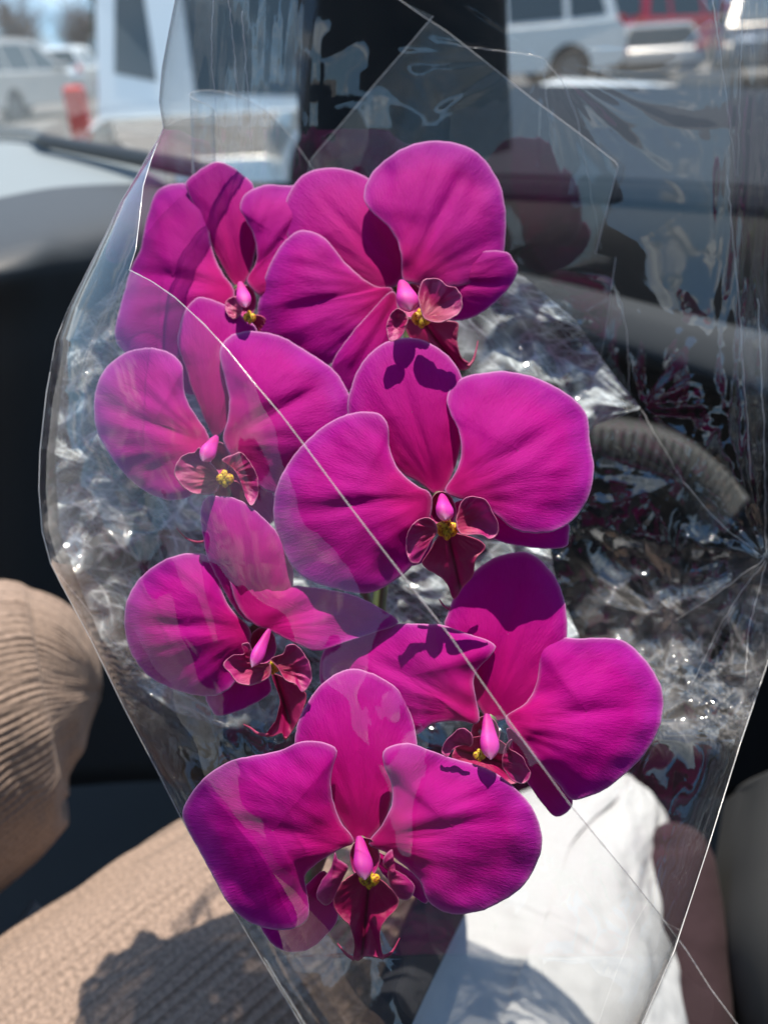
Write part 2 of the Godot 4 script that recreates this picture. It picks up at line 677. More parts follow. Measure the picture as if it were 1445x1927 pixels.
func column(flower: Node3D, origin: Vector3, top: Vector2, tip: Vector2, wide: float, d: float, lift := 0.012) -> void:
	var s := Sheet.new()
	var a := spot(top.x, top.y, d - lift * 0.35)
	var b := spot(tip.x, tip.y, d - lift)
	var r := wide * 0.36 * d / F
	var first := s.v.size()
	var ax := (b - a).normalized()
	var u := ax.cross(Vector3(0.31, 0.2, 0.93)).normalized()
	var w := ax.cross(u)
	# waist, shoulder, blunt hooded tip
	var prof := [0.30, 0.46, 0.58, 0.66, 0.74, 0.83, 0.92, 0.99, 1.0, 0.95, 0.84, 0.66, 0.42, 0.18, 0.02]
	for j in prof.size():
		var x := j / 14.0
		var xx := 1.0 - pow(1.0 - x, 1.35)
		for i in 24:
			var g := TAU * i / 24
			var rad: float = r * prof[j] * (1.0 + 0.10 * cos(2.0 * g) + 0.05 * cos(3.0 * g + 1.0))
			var c := Color(0.42, 0.004, 0.20).lerp(Color(0.52, 0.02, 0.32), smoothstep(0.2, 0.65, xx))
			c = c.lerp(Color(0.76, 0.38, 0.56), 0.8 * smoothstep(0.80, 0.97, xx + 0.05 * sin(g)))
			s.add(a.lerp(b, xx) + (u * cos(g) + w * sin(g)) * rad - origin, Vector2(g, xx), c)
	s.grid(24, prof.size(), first, true)
	put("column", s.mesh(), M.column, flower)

func callus(flower: Node3D, origin: Vector3, at: Vector2, wide: float, d: float) -> void:
	var s := Sheet.new()
	for k in [[-0.26, 0.0, 0.30], [0.24, 0.02, 0.32], [0.0, 0.2, 0.26], [-0.05, -0.25, 0.22]]:
		var p := at + Vector2(k[0], k[1]) * wide
		var a := spot(p.x, p.y - wide * 0.34, d) - origin
		var b := spot(p.x, p.y + wide * 0.34, d - 0.0015) - origin
		bud_into(s, a, b, k[2] * wide * d / F, func(x, g):
			var red := smoothstep(0.05, 0.2, fbm.get_noise_3d(p.x * 0.2 + cos(g) * 1.4, x * 4.0, sin(g) * 1.4))
			return Color(0.68, 0.40, 0.015).lerp(Color(0.20, 0.01, 0.01), red * 0.9))
	put("callus", s.mesh(), M.column, flower)

func tendril(flower: Node3D, origin: Vector3, pts: String, d: float, r := 0.00042) -> void:
	var path := PackedVector3Array()
	var p := parse(pts)
	for i in p.size():
		path.append(spot(p[i].x, p[i].y, d + 0.001 * i))
	put("tendril", bar(curve3(path, 6), r * 1.5, r * 0.35, origin, 7, Color(0.50, 0.05, 0.16)), M.lip, flower)

func orchid() -> void:
	var root_at := spot(560, 1690, 0.345)
	var plant := thing("orchid_plant", "magenta moth orchid with seven open flowers cascading on one spike inside the clear wrap", "orchid", root_at)
	var spike := PackedVector3Array()
	for q in [[560, 1692, 0.335], [590, 1640, 0.328], [640, 1500, 0.326], [690, 1300, 0.332], [720, 1080, 0.336], [740, 880, 0.344], [765, 700, 0.352], [765, 570, 0.358], [700, 520, 0.356], [640, 590, 0.350], [600, 740, 0.342], [625, 930, 0.332], [690, 1130, 0.320], [720, 1320, 0.306], [705, 1440, 0.295], [700, 1500, 0.289]]:
		spike.append(spot(q[0], q[1], q[2]))
	put("flower_spike", bar(curve3(spike, 8), 0.0030, 0.0016, root_at, 10), M.stem, plant)
	var flowers := [
		{"c": Vector2(452, 545), "d": 0.327, "node": Vector3(640, 590, 0.350), "blades": [
			["sepal", "dorsal_sepal", "351 344 372 324 394 309 412 305 435 313 457 330 477 351 487 400 484 450 474 500 458 535 440 535 408 480 382 420 358 370", 0.004, 0.0, -0.24, -0.003, 0.0],
			["sepal", "lateral_sepal", "440 560 400 590 350 640 330 700 350 740 400 735 450 690 470 630 465 580", 0.006, 0.0, 0.05, -0.002, 0.004],
			["petal", "petal", "437 540 419 515 399 468 391 410 383 369 366 351 344 345 316 349 294 363 283 391 273 429 266 468 250 499 236 546 222 598 217 629 225 651 241 668 270 684 320 678 370 648 415 600 440 560", -0.002, -0.10, -0.40, -0.007, 0.004],
			["petal", "petal", "466 530 482 496 484 471 478 443 463 413 452 391 460 369 480 355 504 348 535 350 570 352 605 380 622 450 602 520 545 562 500 562", -0.002, 0.10, -0.12, -0.003, 0.003],
			["lobe", "side_lobe", "440 600 425 585 428 565 446 560 455 585", -0.010, 0.0, 0.0, 0.0005, 0.0],
			["mid", "lip", "470 595 500 600 505 640 480 680 450 660 445 620", -0.006, 0.0, 0.0, 0.002, 0.004]],
			"col": [Vector2(452, 532), Vector2(463, 578), 34.0], "callus": [Vector2(470, 598), 22.0], "tendrils": []},
		{"c": Vector2(757, 540), "d": 0.314, "node": Vector3(740, 530, 0.357), "blades": [
			["sepal", "dorsal_sepal", "555 458 538 437 534 405 539 376 552 351 572 329 602 318 635 317 667 324 695 338 728 375 750 430 760 490 757 522 738 540 690 540 640 508 598 476", 0.006, -0.05, -0.28, -0.004, 0.002],
			["sepal", "lateral_sepal", "765 548 820 505 900 475 950 474 965 490 973 507 968 525 945 555 910 585 880 600 850 602 815 590 785 568", 0.004, 0.02, 0.05, -0.003, 0.001],
			["sepal", "lateral_sepal", "738 548 695 590 645 650 624 690 640 722 660 738 690 735 722 690 745 630 748 580", 0.002, 0.05, -0.05, -0.003, 0.0],
			["petal", "petal", "740 545 710 540 682 524 649 495 624 462 602 443 574 434 552 441 530 462 509 498 494 538 486 581 487 621 502 658 535 690 580 700 625 682 665 640 705 592", 0.004, -0.08, -0.16, -0.006, 0.003],
			["petal", "petal", "757 520 755 480 746 448 728 423 700 398 686 376 688 351 700 327 725 302 754 282 786 270 826 266 869 273 905 295 926 322 943 358 950 401 950 444 946 480 930 510 900 530 850 538 795 535 768 530", -0.002, 0.10, -0.20, -0.004, 0.003],
			["lobe", "side_lobe", "790 540 797 527 811 524 827 526 840 538 858 542 869 563 865 588 840 603 815 606 797 596 788 567", -0.021, 0.0, 0.0, 0.002, 0.0],
			["lobe", "side_lobe", "750 580 738 588 731 600 728 618 733 640 752 636 764 615 766 595", -0.018, 0.0, 0.0, 0.001, 0.0],
			["mid", "lip", "765 600 804 606 858 606 860 632 862 657 872 678 884 684 882 692 869 696 835 690 790 660 766 625", -0.003, 0.0, 0.0, 0.002, 0.006]],
			"col": [Vector2(756, 530), Vector2(772, 584), 52.0], "callus": [Vector2(793, 600), 34.0], "tendrils": ["880 690 890 678 896 657 899 641"]},
		{"c": Vector2(398, 838), "d": 0.304, "node": Vector3(600, 740, 0.342), "blades": [
			["sepal", "dorsal_sepal", "350 690 336 654 338 622 347 590 362 568 378 560 405 566 437 582 462 600 484 624 478 680 458 740 432 790 415 818 400 818 378 770 358 720", 0.004, 0.0, -0.24, -0.004, 0.0],
			["sepal", "lateral_sepal", "430 860 470 880 510 920 520 970 490 990 450 960 420 910", 0.012, 0.0, 0.05, -0.002, 0.003],
			["petal", "petal", "392 820 369 784 351 752 345 719 344 690 329 671 308 660 279 655 243 662 214 680 192 705 181 737 178 773 183 809 200 842 218 870 243 899 275 924 311 939 340 939 362 930 385 905 398 865", -0.003, -0.12, -0.20, -0.005, 0.004],
			["petal", "petal", "420 822 428 795 432 752 425 716 416 680 417 651 437 631 466 624 498 626 534 636 570 658 610 683 635 705 657 744 662 775 650 820 610 872 565 912 522 928 486 912 450 876 428 845", -0.005, 0.06, -0.20, -0.006, 0.004],
			["lobe", "side_lobe", "384 850 374 843 366 852 347 856 331 876 332 899 351 921 380 930 408 924 414 896 398 872", -0.013, 0.0, 0.0, 0.002, 0.0],
			["lobe", "side_lobe", "418 865 437 856 455 852 473 874 484 896 486 928 475 951 464 940 456 915 444 888 430 874", -0.012, 0.0, 0.0, 0.0015, 0.0],
			["mid", "lip", "408 915 440 905 462 920 470 945 470 975 440 985 415 960 405 935", -0.005, 0.0, 0.0, 0.002, 0.004]],
			"col": [Vector2(408, 822), Vector2(382, 868), 38.0], "callus": [Vector2(424, 902), 30.0], "tendrils": ["420 985 385 1018 355 1015 333 994"]},
		{"c": Vector2(825, 935), "d": 0.288, "node": Vector3(625, 930, 0.332), "blades": [
			["sepal", "dorsal_sepal", "660 800 655 775 657 748 668 709 690 673 722 647 757 637 792 640 828 658 854 684 871 720 876 770 870 820 855 880 835 925 815 928 790 908 750 885 715 850 685 820", 0.005, 0.0, -0.2, -0.004, 0.002],
			["sepal", "lateral_sepal", "850 960 880 985 930 1014 970 1025 1023 1032 1063 1028 1069 1010 1067 983 1020 950 930 935 865 942", 0.006, 0.02, 0.06, -0.002, 0.001],
			["sepal", "lateral_sepal", "818 950 783 957 748 992 739 1019 748 1054 775 1064 800 1052 815 1010", 0.000, 0.0, 0.05, -0.002, 0.001],
			["petal", "petal", "808 928 783 914 757 892 741 868 732 837 730 802 717 782 695 775 659 779 624 793 584 824 553 859 531 895 517 939 518 988 531 1028 549 1063 580 1090 624 1105 668 1114 699 1114 739 1094 775 1063 795 1015 812 960", -0.002, -0.10, -0.22, -0.006, 0.004],
			["petal", "petal", "838 921 859 886 868 850 863 810 848 779 841 753 850 726 877 709 912 702 956 700 1001 709 1045 729 1085 757 1105 788 1109 833 1116 877 1111 921 1094 957 1071 983 1040 999 1001 1003 965 994 930 966 890 945 855 935", -0.006, 0.10, -0.36, -0.006, 0.005],
			["lobe", "side_lobe", "803 974 783 981 768 1001 764 1032 772 1056 788 1059 801 1036 810 1019 822 1001 818 982", -0.016, 0.0, 0.0, 0.0015, 0.0],
			["lobe", "side_lobe", "868 945 880 936 894 935 914 941 925 961 936 983 936 1005 921 1014 905 1006 868 1005 858 983 862 962", -0.015, 0.0, 0.0, 0.002, 0.0],
			["mid", "lip", "826 1008 808 1038 795 1059 806 1072 828 1085 843 1103 854 1127 872 1103 890 1081 894 1054 912 1032 901 1017 868 1006 845 1000", -0.010, 0.0, 0.0, 0.002, 0.008]],
			"col": [Vector2(832, 932), Vector2(838, 978), 44.0], "callus": [Vector2(841, 996), 40.0], "tendrils": ["846 1146 835 1140 826 1127"]},
		{"c": Vector2(480, 1185), "d": 0.290, "node": Vector3(690, 1130, 0.320), "blades": [
			["sepal", "dorsal_sepal", "392 1050 381 997 379 959 389 937 410 934 445 939 480 961 514 994 538 1028 549 1063 551 1100 535 1135 505 1160 478 1172 452 1158 422 1110", 0.000, 0.0, -0.06, -0.004, 0.0],
			["sepal", "lateral_sepal", "388 1310 402 1339 414 1346 441 1340 472 1327 507 1304 505 1275 485 1235 440 1260 405 1285", 0.004, 0.0, 0.05, -0.003, 0.0],
			["petal", "petal", "470 1185 437 1149 418 1114 410 1075 394 1050 371 1041 332 1046 298 1061 266 1087 245 1118 235 1156 239 1199 251 1234 278 1269 313 1290 352 1304 387 1309 420 1303 448 1275 468 1230", -0.002, -0.10, -0.2, -0.006, 0.004],
			["petal", "petal", "431 1081 452 1083 483 1089 522 1100 569 1104 615 1110 666 1121 716 1145 749 1172 704 1190 646 1210 600 1224 569 1216 535 1200 508 1185 485 1178 462 1160 444 1130", -0.005, 0.05, -0.45, -0.003, 0.002],
			["lobe", "side_lobe", "474 1222 468 1211 455 1213 460 1230 437 1234 421 1251 435 1269 452 1286 476 1288 507 1273 507 1249 485 1248", -0.015, 0.0, 0.0, 0.002, 0.0],
			["lobe", "side_lobe", "540 1216 533 1231 511 1240 526 1261 538 1280 557 1288 570 1302 586 1280 582 1249 569 1226 553 1213", -0.014, 0.0, 0.0, 0.0015, 0.0],
			["mid", "lip", "512 1270 526 1311 526 1331 518 1358 502 1380 512 1386 530 1379 537 1392 553 1370 569 1339 576 1311 561 1292 536 1276", -0.007, 0.0, 0.0, 0.002, 0.003]],
			"col": [Vector2(507, 1185), Vector2(474, 1256), 32.0], "callus": [Vector2(514, 1257), 24.0], "tendrils": ["505 1384 485 1380 472 1370 458 1363", "536 1390 545 1385"]},
		{"c": Vector2(920, 1355), "d": 0.280, "node": Vector3(720, 1320, 0.305), "blades": [
			["sepal", "dorsal_sepal", "837 1185 844 1151 861 1112 890 1078 929 1051 968 1040 1001 1044 1030 1068 1052 1102 1064 1146 1066 1185 1060 1225 1040 1275 1005 1320 962 1348 925 1357 902 1332 880 1284 855 1235", 0.004, 0.0, -0.28, -0.004, 0.0],
			["sepal", "lateral_sepal", "958 1400 970 1440 992 1472 1026 1519 1045 1536 1064 1529 1076 1505 1040 1450 990 1395 955 1370", 0.004, 0.0, 0.05, -0.002, 0.002],
			["petal", "petal", "902 1354 896 1320 890 1282 900 1257 919 1238 931 1221 928 1212 914 1204 871 1190 832 1177 783 1174 725 1177 672 1187 633 1202 609 1228 602 1262 606 1292 628 1332 680 1366 740 1386 786 1381 808 1364 837 1357 871 1357 892 1362", -0.002, -0.12, -0.25, -0.006, 0.006],
			["petal", "petal", "952 1348 987 1325 1006 1296 1014 1257 1013 1223 1021 1204 1045 1199 1089 1202 1137 1201 1171 1206 1200 1228 1224 1257 1244 1296 1246 1335 1239 1369 1219 1408 1186 1446 1137 1485 1093 1502 1074 1504 1052 1478 1016 1437 985 1398 958 1368", -0.001, 0.10, -0.30, -0.006, 0.006],
			["mid", "lip", "870 1395 851 1427 890 1442 930 1462 967 1475 984 1440 955 1405 920 1385", -0.004, 0.0, 0.0, 0.003, 0.0],
			["lobe", "side_lobe", "876 1372 862 1373 852 1382 838 1396 831 1414 842 1424 852 1410 870 1402 886 1404 888 1385", -0.016, 0.0, 0.0, 0.001, 0.0],
			["lobe", "side_lobe", "963 1391 957 1408 980 1422 990 1440 998 1456 987 1473 965 1470 953 1456 945 1437 950 1405", -0.015, 0.0, 0.0, 0.0015, 0.0]],
			"col": [Vector2(916, 1345), Vector2(923, 1430), 46.0], "callus": [Vector2(902, 1422), 22.0], "tendrils": []},
		{"c": Vector2(680, 1585), "d": 0.264, "node": Vector3(700, 1500, 0.285), "blades": [
			["sepal", "dorsal_sepal", "556 1410 560 1365 577 1327 601 1293 636 1267 669 1259 718 1276 756 1307 776 1356 784 1400 772 1445 740 1500 728 1535 712 1560 690 1585 668 1585 642 1545 608 1490 575 1450", 0.004, 0.0, -0.28, -0.004, 0.0],
			["sepal", "lateral_sepal", "490 1735 500 1760 514 1777 543 1791 577 1787 606 1767 635 1729 632 1685 610 1640 570 1670 515 1700", 0.005, 0.0, 0.05, -0.002, 0.002],
			["sepal", "lateral_sepal", "700 1600 740 1620 785 1650 805 1680 800 1700 770 1680 725 1650", 0.006, 0.0, 0.05, -0.002, 0.002],
			["petal", "petal", "666 1583 640 1545 625 1501 623 1457 634 1416 625 1404 601 1396 563 1397 529 1412 485 1421 441 1431 403 1450 369 1482 347 1520 347 1545 369 1588 398 1641 427 1695 461 1729 500 1746 538 1749 572 1738 582 1714 577 1675 574 1646 606 1618 640 1597", -0.002, -0.06, -0.18, -0.006, 0.003],
			["petal", "petal", "694 1588 718 1554 737 1515 737 1477 722 1438 722 1414 742 1402 771 1399 805 1411 853 1428 911 1445 955 1472 994 1511 1013 1549 1019 1588 1008 1627 984 1666 950 1692 902 1714 853 1719 819 1707 800 1685 792 1661 766 1632 727 1604", -0.003, 0.06, -0.18, -0.006, 0.003],
			["lobe", "side_lobe", "630 1605 636 1618 654 1632 640 1662 625 1695 609 1702 596 1685 604 1661 622 1636", -0.017, 0.0, 0.0, -0.003, 0.0],
			["lobe", "side_lobe", "739 1600 722 1614 724 1632 742 1637 766 1651 780 1670 771 1690 756 1692 742 1680 730 1651", -0.017, 0.0, 0.0, -0.003, 0.0],
			["mid", "lip", "645 1660 627 1700 645 1729 659 1743 667 1777 665 1803 676 1807 688 1799 703 1801 721 1803 718 1787 715 1753 727 1729 749 1704 742 1680 708 1650 680 1640", -0.010, 0.0, 0.0, 0.003, 0.004]],
			"col": [Vector2(676, 1575), Vector2(687, 1656), 46.0], "callus": [Vector2(695, 1655), 36.0], "tendrils": ["667 1805 650 1794 635 1775", "718 1802 737 1792 752 1765"]},
	]
	for n in flowers.size():
		var fl: Dictionary = flowers[n]
		var c: Vector2 = fl.c
		var d: float = fl.d
		var nd: Vector3 = fl.node
		var at := spot(c.x, c.y, d)
		var stalk := PackedVector3Array([spot(nd.x, nd.y, nd.z), spot(lerpf(nd.x, c.x, 0.5), lerpf(nd.y, c.y, 0.5) - 25.0, lerpf(nd.z, d, 0.35)), spot(c.x, c.y, d + 0.012), spot(c.x, c.y, d + 0.001)])
		var flower := MeshInstance3D.new()
		flower.name = "flower"
		flower.mesh = bar(curve3(stalk, 8), 0.0013, 0.0019, at, 10)
		flower.material_override = M.stem
		flower.position = at - root_at
		plant.add_child(flower, true)
		var i := 0
		for b in fl.blades:
			var kind: String = b[0]
			var base := c
			if kind == "mid" or kind == "lobe":
				base = fl.callus[0]
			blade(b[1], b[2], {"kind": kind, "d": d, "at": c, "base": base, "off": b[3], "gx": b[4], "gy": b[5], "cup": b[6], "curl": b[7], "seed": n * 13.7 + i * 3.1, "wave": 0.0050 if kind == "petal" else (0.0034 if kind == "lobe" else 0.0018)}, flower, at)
			i += 1
		var ring := ""
		for q in 10:
			var g := TAU * q / 10.0
			var rr := 30.0 * 0.29 / d
			var cc: Vector2 = c.lerp(fl.callus[0], 0.42)
			ring += "%.1f %.1f " % [cc.x + cos(g) * rr * 0.85, cc.y + sin(g) * rr * 1.15]
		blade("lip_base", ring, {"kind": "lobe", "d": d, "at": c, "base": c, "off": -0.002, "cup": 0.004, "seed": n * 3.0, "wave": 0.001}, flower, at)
		column(flower, at, fl.col[0], fl.col[1], fl.col[2], d - 0.004, 0.015)
		callus(flower, at, fl.callus[0], fl.callus[1], d - 0.011)
		for td in fl.tendrils:
			tendril(flower, at, td, d - 0.004)

# ---------------------------------------------------------------- outside the car
func structure(called: String, mesh: Mesh, m: Material) -> MeshInstance3D:
	var o := put(called, mesh, m, self)
	o.set_meta("kind", "structure")
	return o

func strip(a: Vector3, b: Vector3, c: Vector3, d: Vector3) -> ArrayMesh:
	var s := Sheet.new()
	s.add(a)
	s.add(b)
	s.add(c)
	s.add(d)
	s.quad(0, 1, 2, 3)
	return s.mesh()

func place() -> void:
	structure("ground", strip(Vector3(-400, 0, -500), Vector3(400, 0, -500), Vector3(400, 0, 300), Vector3(-400, 0, 300)), M.tar)
	for k in 7:
		var z := -8.5 - k * 2.75
		structure("parking_line" if k == 0 else "parking_line_%03d" % k, strip(Vector3(-13.0, 0.005, z - 0.06), Vector3(-3.2, 0.005, z - 0.06 + 0.5), Vector3(-3.2, 0.005, z + 0.06 + 0.5), Vector3(-13.0, 0.005, z + 0.06)), M.paint)

# cars: x runs towards the nose, y up, z across
func side_of(y: float, belt: float) -> float:
	return lerpf(0.90, 0.66, clampf((y - belt) / (1.70 - belt), 0.0, 1.0))

func build_car(called: String, label: String, cat: String, at: Vector3, yaw: float, paint: Material, o := {}, group := "") -> Node3D:
	var t := thing(called, label, cat, at, group)
	t.rotation.y = yaw
	var belt: float = o.get("belt", 0.98)
	var cf: float = o.get("front", 1.05)
	var body := PackedVector2Array([Vector2(-2.18, 0.34), Vector2(-2.30, 0.42), Vector2(-2.33, 0.62), Vector2(-2.27, minf(0.9, belt - 0.02)), Vector2(-2.16, belt + 0.04), Vector2(-1.0, belt + 0.015), Vector2(minf(0.95, cf), belt), Vector2(1.25, minf(belt - 0.14, 0.98)), Vector2(2.0, minf(belt - 0.17, 0.88)), Vector2(2.24, minf(belt - 0.20, 0.74)), Vector2(2.31, 0.52), Vector2(2.22, 0.32)])
	for wx in o.get("wheels", [1.42, -1.40]):
		for k in 9:
			var g := PI * k / 8.0
			body.append(Vector2(wx + cos(g) * 0.39, 0.30 + sin(g) * 0.42))
	put("body", prism(body, [[-0.84, 0.05], [-0.905, 0.012], [-0.92, 0.0]], [[0.92, 0.0], [0.905, 0.012], [0.84, 0.05]], Vector2(0, 0.6)), paint, t)
	# cabin above the belt
	var cabin := PackedVector2Array([Vector2(-2.16, belt + 0.02), Vector2(-2.06, 1.40), Vector2(-1.93, 1.64), Vector2(-1.5, 1.70), Vector2(minf(-0.45, cf - 0.7), 1.70), Vector2(minf(0.15, cf - 0.6), 1.66), Vector2(cf, belt)])
	var s := Sheet.new()
	for p in cabin:
		s.add(Vector3(p.x, p.y, -side_of(p.y, belt)))
	for p in cabin:
		s.add(Vector3(p.x, p.y, side_of(p.y, belt)))
	var n := cabin.size()
	for i in n - 1:
		s.quad(i, i + 1, n + i + 1, n + i)
	var tris := Geometry2D.triangulate_polygon(cabin)
	for k in tris.size() / 3:
		s.tri(tris[3 * k], tris[3 * k + 1], tris[3 * k + 2])
		s.tri(n + tris[3 * k], n + tris[3 * k + 2], n + tris[3 * k + 1])
	put("roof", flat_shaded(s), paint, t)
	var panes: Array = o.get("panes", [
		[Vector2(-1.97, 1.09), Vector2(-1.86, 1.52), Vector2(-1.36, 1.57), Vector2(-1.36, 1.06)],
		[Vector2(-1.27, 1.06), Vector2(-1.27, 1.58), Vector2(-0.36, 1.59), Vector2(-0.36, 1.04)],
		[Vector2(-0.27, 1.04), Vector2(-0.27, 1.59), Vector2(0.10, 1.56), Vector2(0.80, 1.03)]])
	for sd in [-1.0, 1.0]:
		for pn in panes:
			var poly := PackedVector2Array(pn)
			var w := Sheet.new()
			for p in poly:
				w.add(Vector3(p.x, p.y, sd * (side_of(p.y, belt) + 0.006)))
			var tt := Geometry2D.triangulate_polygon(poly)
			for k in tt.size():
				w.f.append(tt[k])
			put("window", w.mesh(), M.glass, t)
	for e in [["rear_window", Vector2(-2.155, belt + 0.12), Vector2(-2.0, 1.56), -0.012], ["windscreen", Vector2(cf - 0.05, belt + 0.06), Vector2(minf(0.20, cf - 0.55), 1.62), 0.012]]:
		var a: Vector2 = e[1]
		var b: Vector2 = e[2]
		var za := side_of(a.y, belt) - 0.09
		var zb := side_of(b.y, belt) - 0.09
		put(e[0], strip(Vector3(a.x + e[3], a.y + 0.004, -za), Vector3(a.x + e[3], a.y + 0.004, za), Vector3(b.x + e[3], b.y + 0.012, zb), Vector3(b.x + e[3], b.y + 0.012, -zb)), M.glass, t)
	for wx in o.get("wheels", [1.42, -1.40]):
		for sd in [-1.0, 1.0]:
			var tyre := Sheet.new()
			var prof := [[0.10, 0.20], [0.125, 0.23], [0.12, 0.33], [0.085, 0.355], [-0.085, 0.355], [-0.12, 0.33], [-0.12, 0.2]]
			for j in prof.size():
				for i in 28:
					var g := TAU * i / 28
					tyre.add(Vector3(cos(g) * prof[j][1], sin(g) * prof[j][1], prof[j][0] * sd))
			tyre.grid(28, prof.size(), 0, true)
			var wheel := put("wheel", tyre.mesh(), M.tyre, t)
			wheel.position = Vector3(wx, 0.355, sd * 0.80)
			var rim := Sheet.new()
			var hub := rim.add(Vector3(0, 0, 0.075 * sd))
			for i in 20:
				var g := TAU * i / 20
				var rr := 0.225
				var dz := 0.10 if i % 4 < 2 else 0.03
				rim.add(Vector3(cos(g) * rr, sin(g) * rr, dz * sd))
			for i in 20:
				rim.tri(hub, 1 + i, 1 + (i + 1) % 20)
			put("rim", rim.mesh(), M.rim, wheel)
	for sd in [-1.0, 1.0]:
		var tl: Array = o.get("tail", [Vector3(-2.21, 0.93, 0.80), Vector3(0.07, 0.13, 0.10)])
		put("tail_light", block(Vector3(tl[0].x, tl[0].y, sd * tl[0].z), tl[1], 0.02), M.red_lens, t)
		put("headlight", block(Vector3(2.13, minf(0.74, belt - 0.24), sd * 0.68), Vector3(0.10, 0.06, 0.13), 0.03), M.lamp_lens, t)
		put("mirror", block(Vector3(minf(0.78, cf - 0.3), belt + 0.10, sd * 1.0), Vector3(0.07, 0.08, 0.10), 0.03), paint, t)
		put("door_handle", block(Vector3(-0.5, belt - 0.12, sd * 0.925), Vector3(0.10, 0.015, 0.012), 0.005), paint, t)
	put("bumper", block(Vector3(-2.27, 0.40, 0.0), Vector3(0.07, 0.11, 0.80), 0.03), M.plastic, t)
	put("bumper", block(Vector3(2.26, 0.42, 0.0), Vector3(0.07, 0.10, 0.72), 0.03), M.plastic, t)
	put("grille", block(Vector3(2.24, 0.66, 0.0), Vector3(0.05, 0.07, 0.42), 0.02), M.plastic, t)
	return t

# a closed outline pushed sideways through slices [z, inset towards the middle]
func prism(p: PackedVector2Array, left: Array, right: Array, middle: Vector2) -> ArrayMesh:
	var s := Sheet.new()
	var n := p.size()
	var all := []
	# outermost left first, then inwards and out to the right
	all.append([left[2][0], left[0][1]])
	all.append([left[1][0], left[1][1]])
	all.append([left[0][0], 0.0])
	all.append([right[2][0], 0.0])
	all.append([right[1][0], right[1][1]])
	all.append([right[0][0], right[0][1] + left[0][1]])
	for sl in all:
		for q in p:
			var v := q + (middle - q).normalized() * float(sl[1])
			s.add(Vector3(v.x, v.y, sl[0]))
	for j in all.size() - 1:
		for i in n:
			var i2 := (i + 1) % n
			s.quad(j * n + i, j * n + i2, (j + 1) * n + i2, (j + 1) * n + i)
	var tris := Geometry2D.triangulate_polygon(p)
	var last := (all.size() - 1) * n
	for k in tris.size() / 3:
		s.tri(tris[3 * k], tris[3 * k + 1], tris[3 * k + 2])
		s.tri(last + tris[3 * k], last + tris[3 * k + 2], last + tris[3 * k + 1])
	return flat_shaded(s)

func paint_of(c: Color) -> StandardMaterial3D:
	var m := mat(c, 0.25)
	m.clearcoat_enabled = true
	m.clearcoat = 0.6
	m.clearcoat_roughness = 0.05
	return m

func ground_at(px: float, py: float) -> Vector3:
	return on_level(px, py, 0.0)

func parked_cars() -> void:
	var white := paint_of(Color(0.82, 0.85, 0.82))
	var silver := paint_of(Color(0.40, 0.40, 0.38))
	var red := paint_of(Color(0.50, 0.02, 0.045))
	var dark := paint_of(Color(0.02, 0.024, 0.032))
	var grey := paint_of(Color(0.16, 0.18, 0.20))
	# the white one close by on the left: its tail towards the left
	var tail := spot(150, 200, 5.3)
	var near := Basis(Vector3.UP, deg_to_rad(8))
	build_car("white_car", "white car close by on the left with a red tail light and large windows", "car", Vector3(tail.x, 0, tail.z) + near.x * 2.25 - near.z * 0.9, deg_to_rad(8), white,
		{"belt": 0.72, "front": -0.3, "wheels": [1.42, -0.72], "tail": [Vector3(-2.27, 0.80, 0.85), Vector3(0.06, 0.15, 0.07)], "panes": [
			[Vector2(-2.02, 1.00), Vector2(-1.93, 1.50), Vector2(-1.78, 1.56), Vector2(-1.78, 0.94)],
			[Vector2(-1.56, 0.86), Vector2(-1.56, 1.60), Vector2(-1.10, 1.62), Vector2(-0.50, 0.77)]]})
	build_car("white_car", "white car seen beyond the dashboard at the upper right, dark wheel showing", "car", ground_at(1062, 172) + Vector3(-1.68, 0, -0.9), deg_to_rad(184), white).scale = Vector3.ONE * 1.22
	build_car("silver_car", "low dull silver car standing just right of the white one beyond the dashboard", "car", ground_at(1262, 152) + Vector3(0, 0, -2.3), deg_to_rad(84), silver).scale = Vector3(1.0, 0.66, 1.0)
	build_car("red_car", "red car behind the silver one at the upper right", "car", ground_at(1305, 118) + Vector3(0, 0, -1.0), deg_to_rad(25), red).scale = Vector3.ONE * 1.25
	build_car("dark_car", "dark car with bright headlights at the right edge of the picture", "car", ground_at(1452, 166) + Vector3(0.8, 0, -2.2), deg_to_rad(-105), dark)
	build_car("pale_car", "pale silver car at the far left edge, nearest of the row under the pine", "car", ground_at(8, 236) + Vector3(-0.4, 0, -2.3), deg_to_rad(75), silver)
	build_car("grey_car", "dark grey car parked just behind the pale car at the left edge", "car", ground_at(38, 200) + Vector3(-0.6, 0, -2.3), deg_to_rad(70), dark)
	var row := [[-13.0, -36.0, red], [-15.6, -36.5, grey], [-10.4, -37.0, white], [-7.8, -37.5, dark], [-18.2, -36.0, silver], [-20.8, -36.5, grey]]
	var says := ["small dark red car in the far row under the trees", "small grey car in the far row, beside the dark red one", "small white car in the far row under the bare trees", "small dark car at the right end of the far row", "small silver car in the far row near the pine", "small grey car at the left end of the far row"]
	for k in row.size():
		build_car("parked_car", says[k], "car", Vector3(row[k][0], 0, row[k][1]), deg_to_rad(82 + 5 * k), row[k][2], {}, "cars parked in the far row")

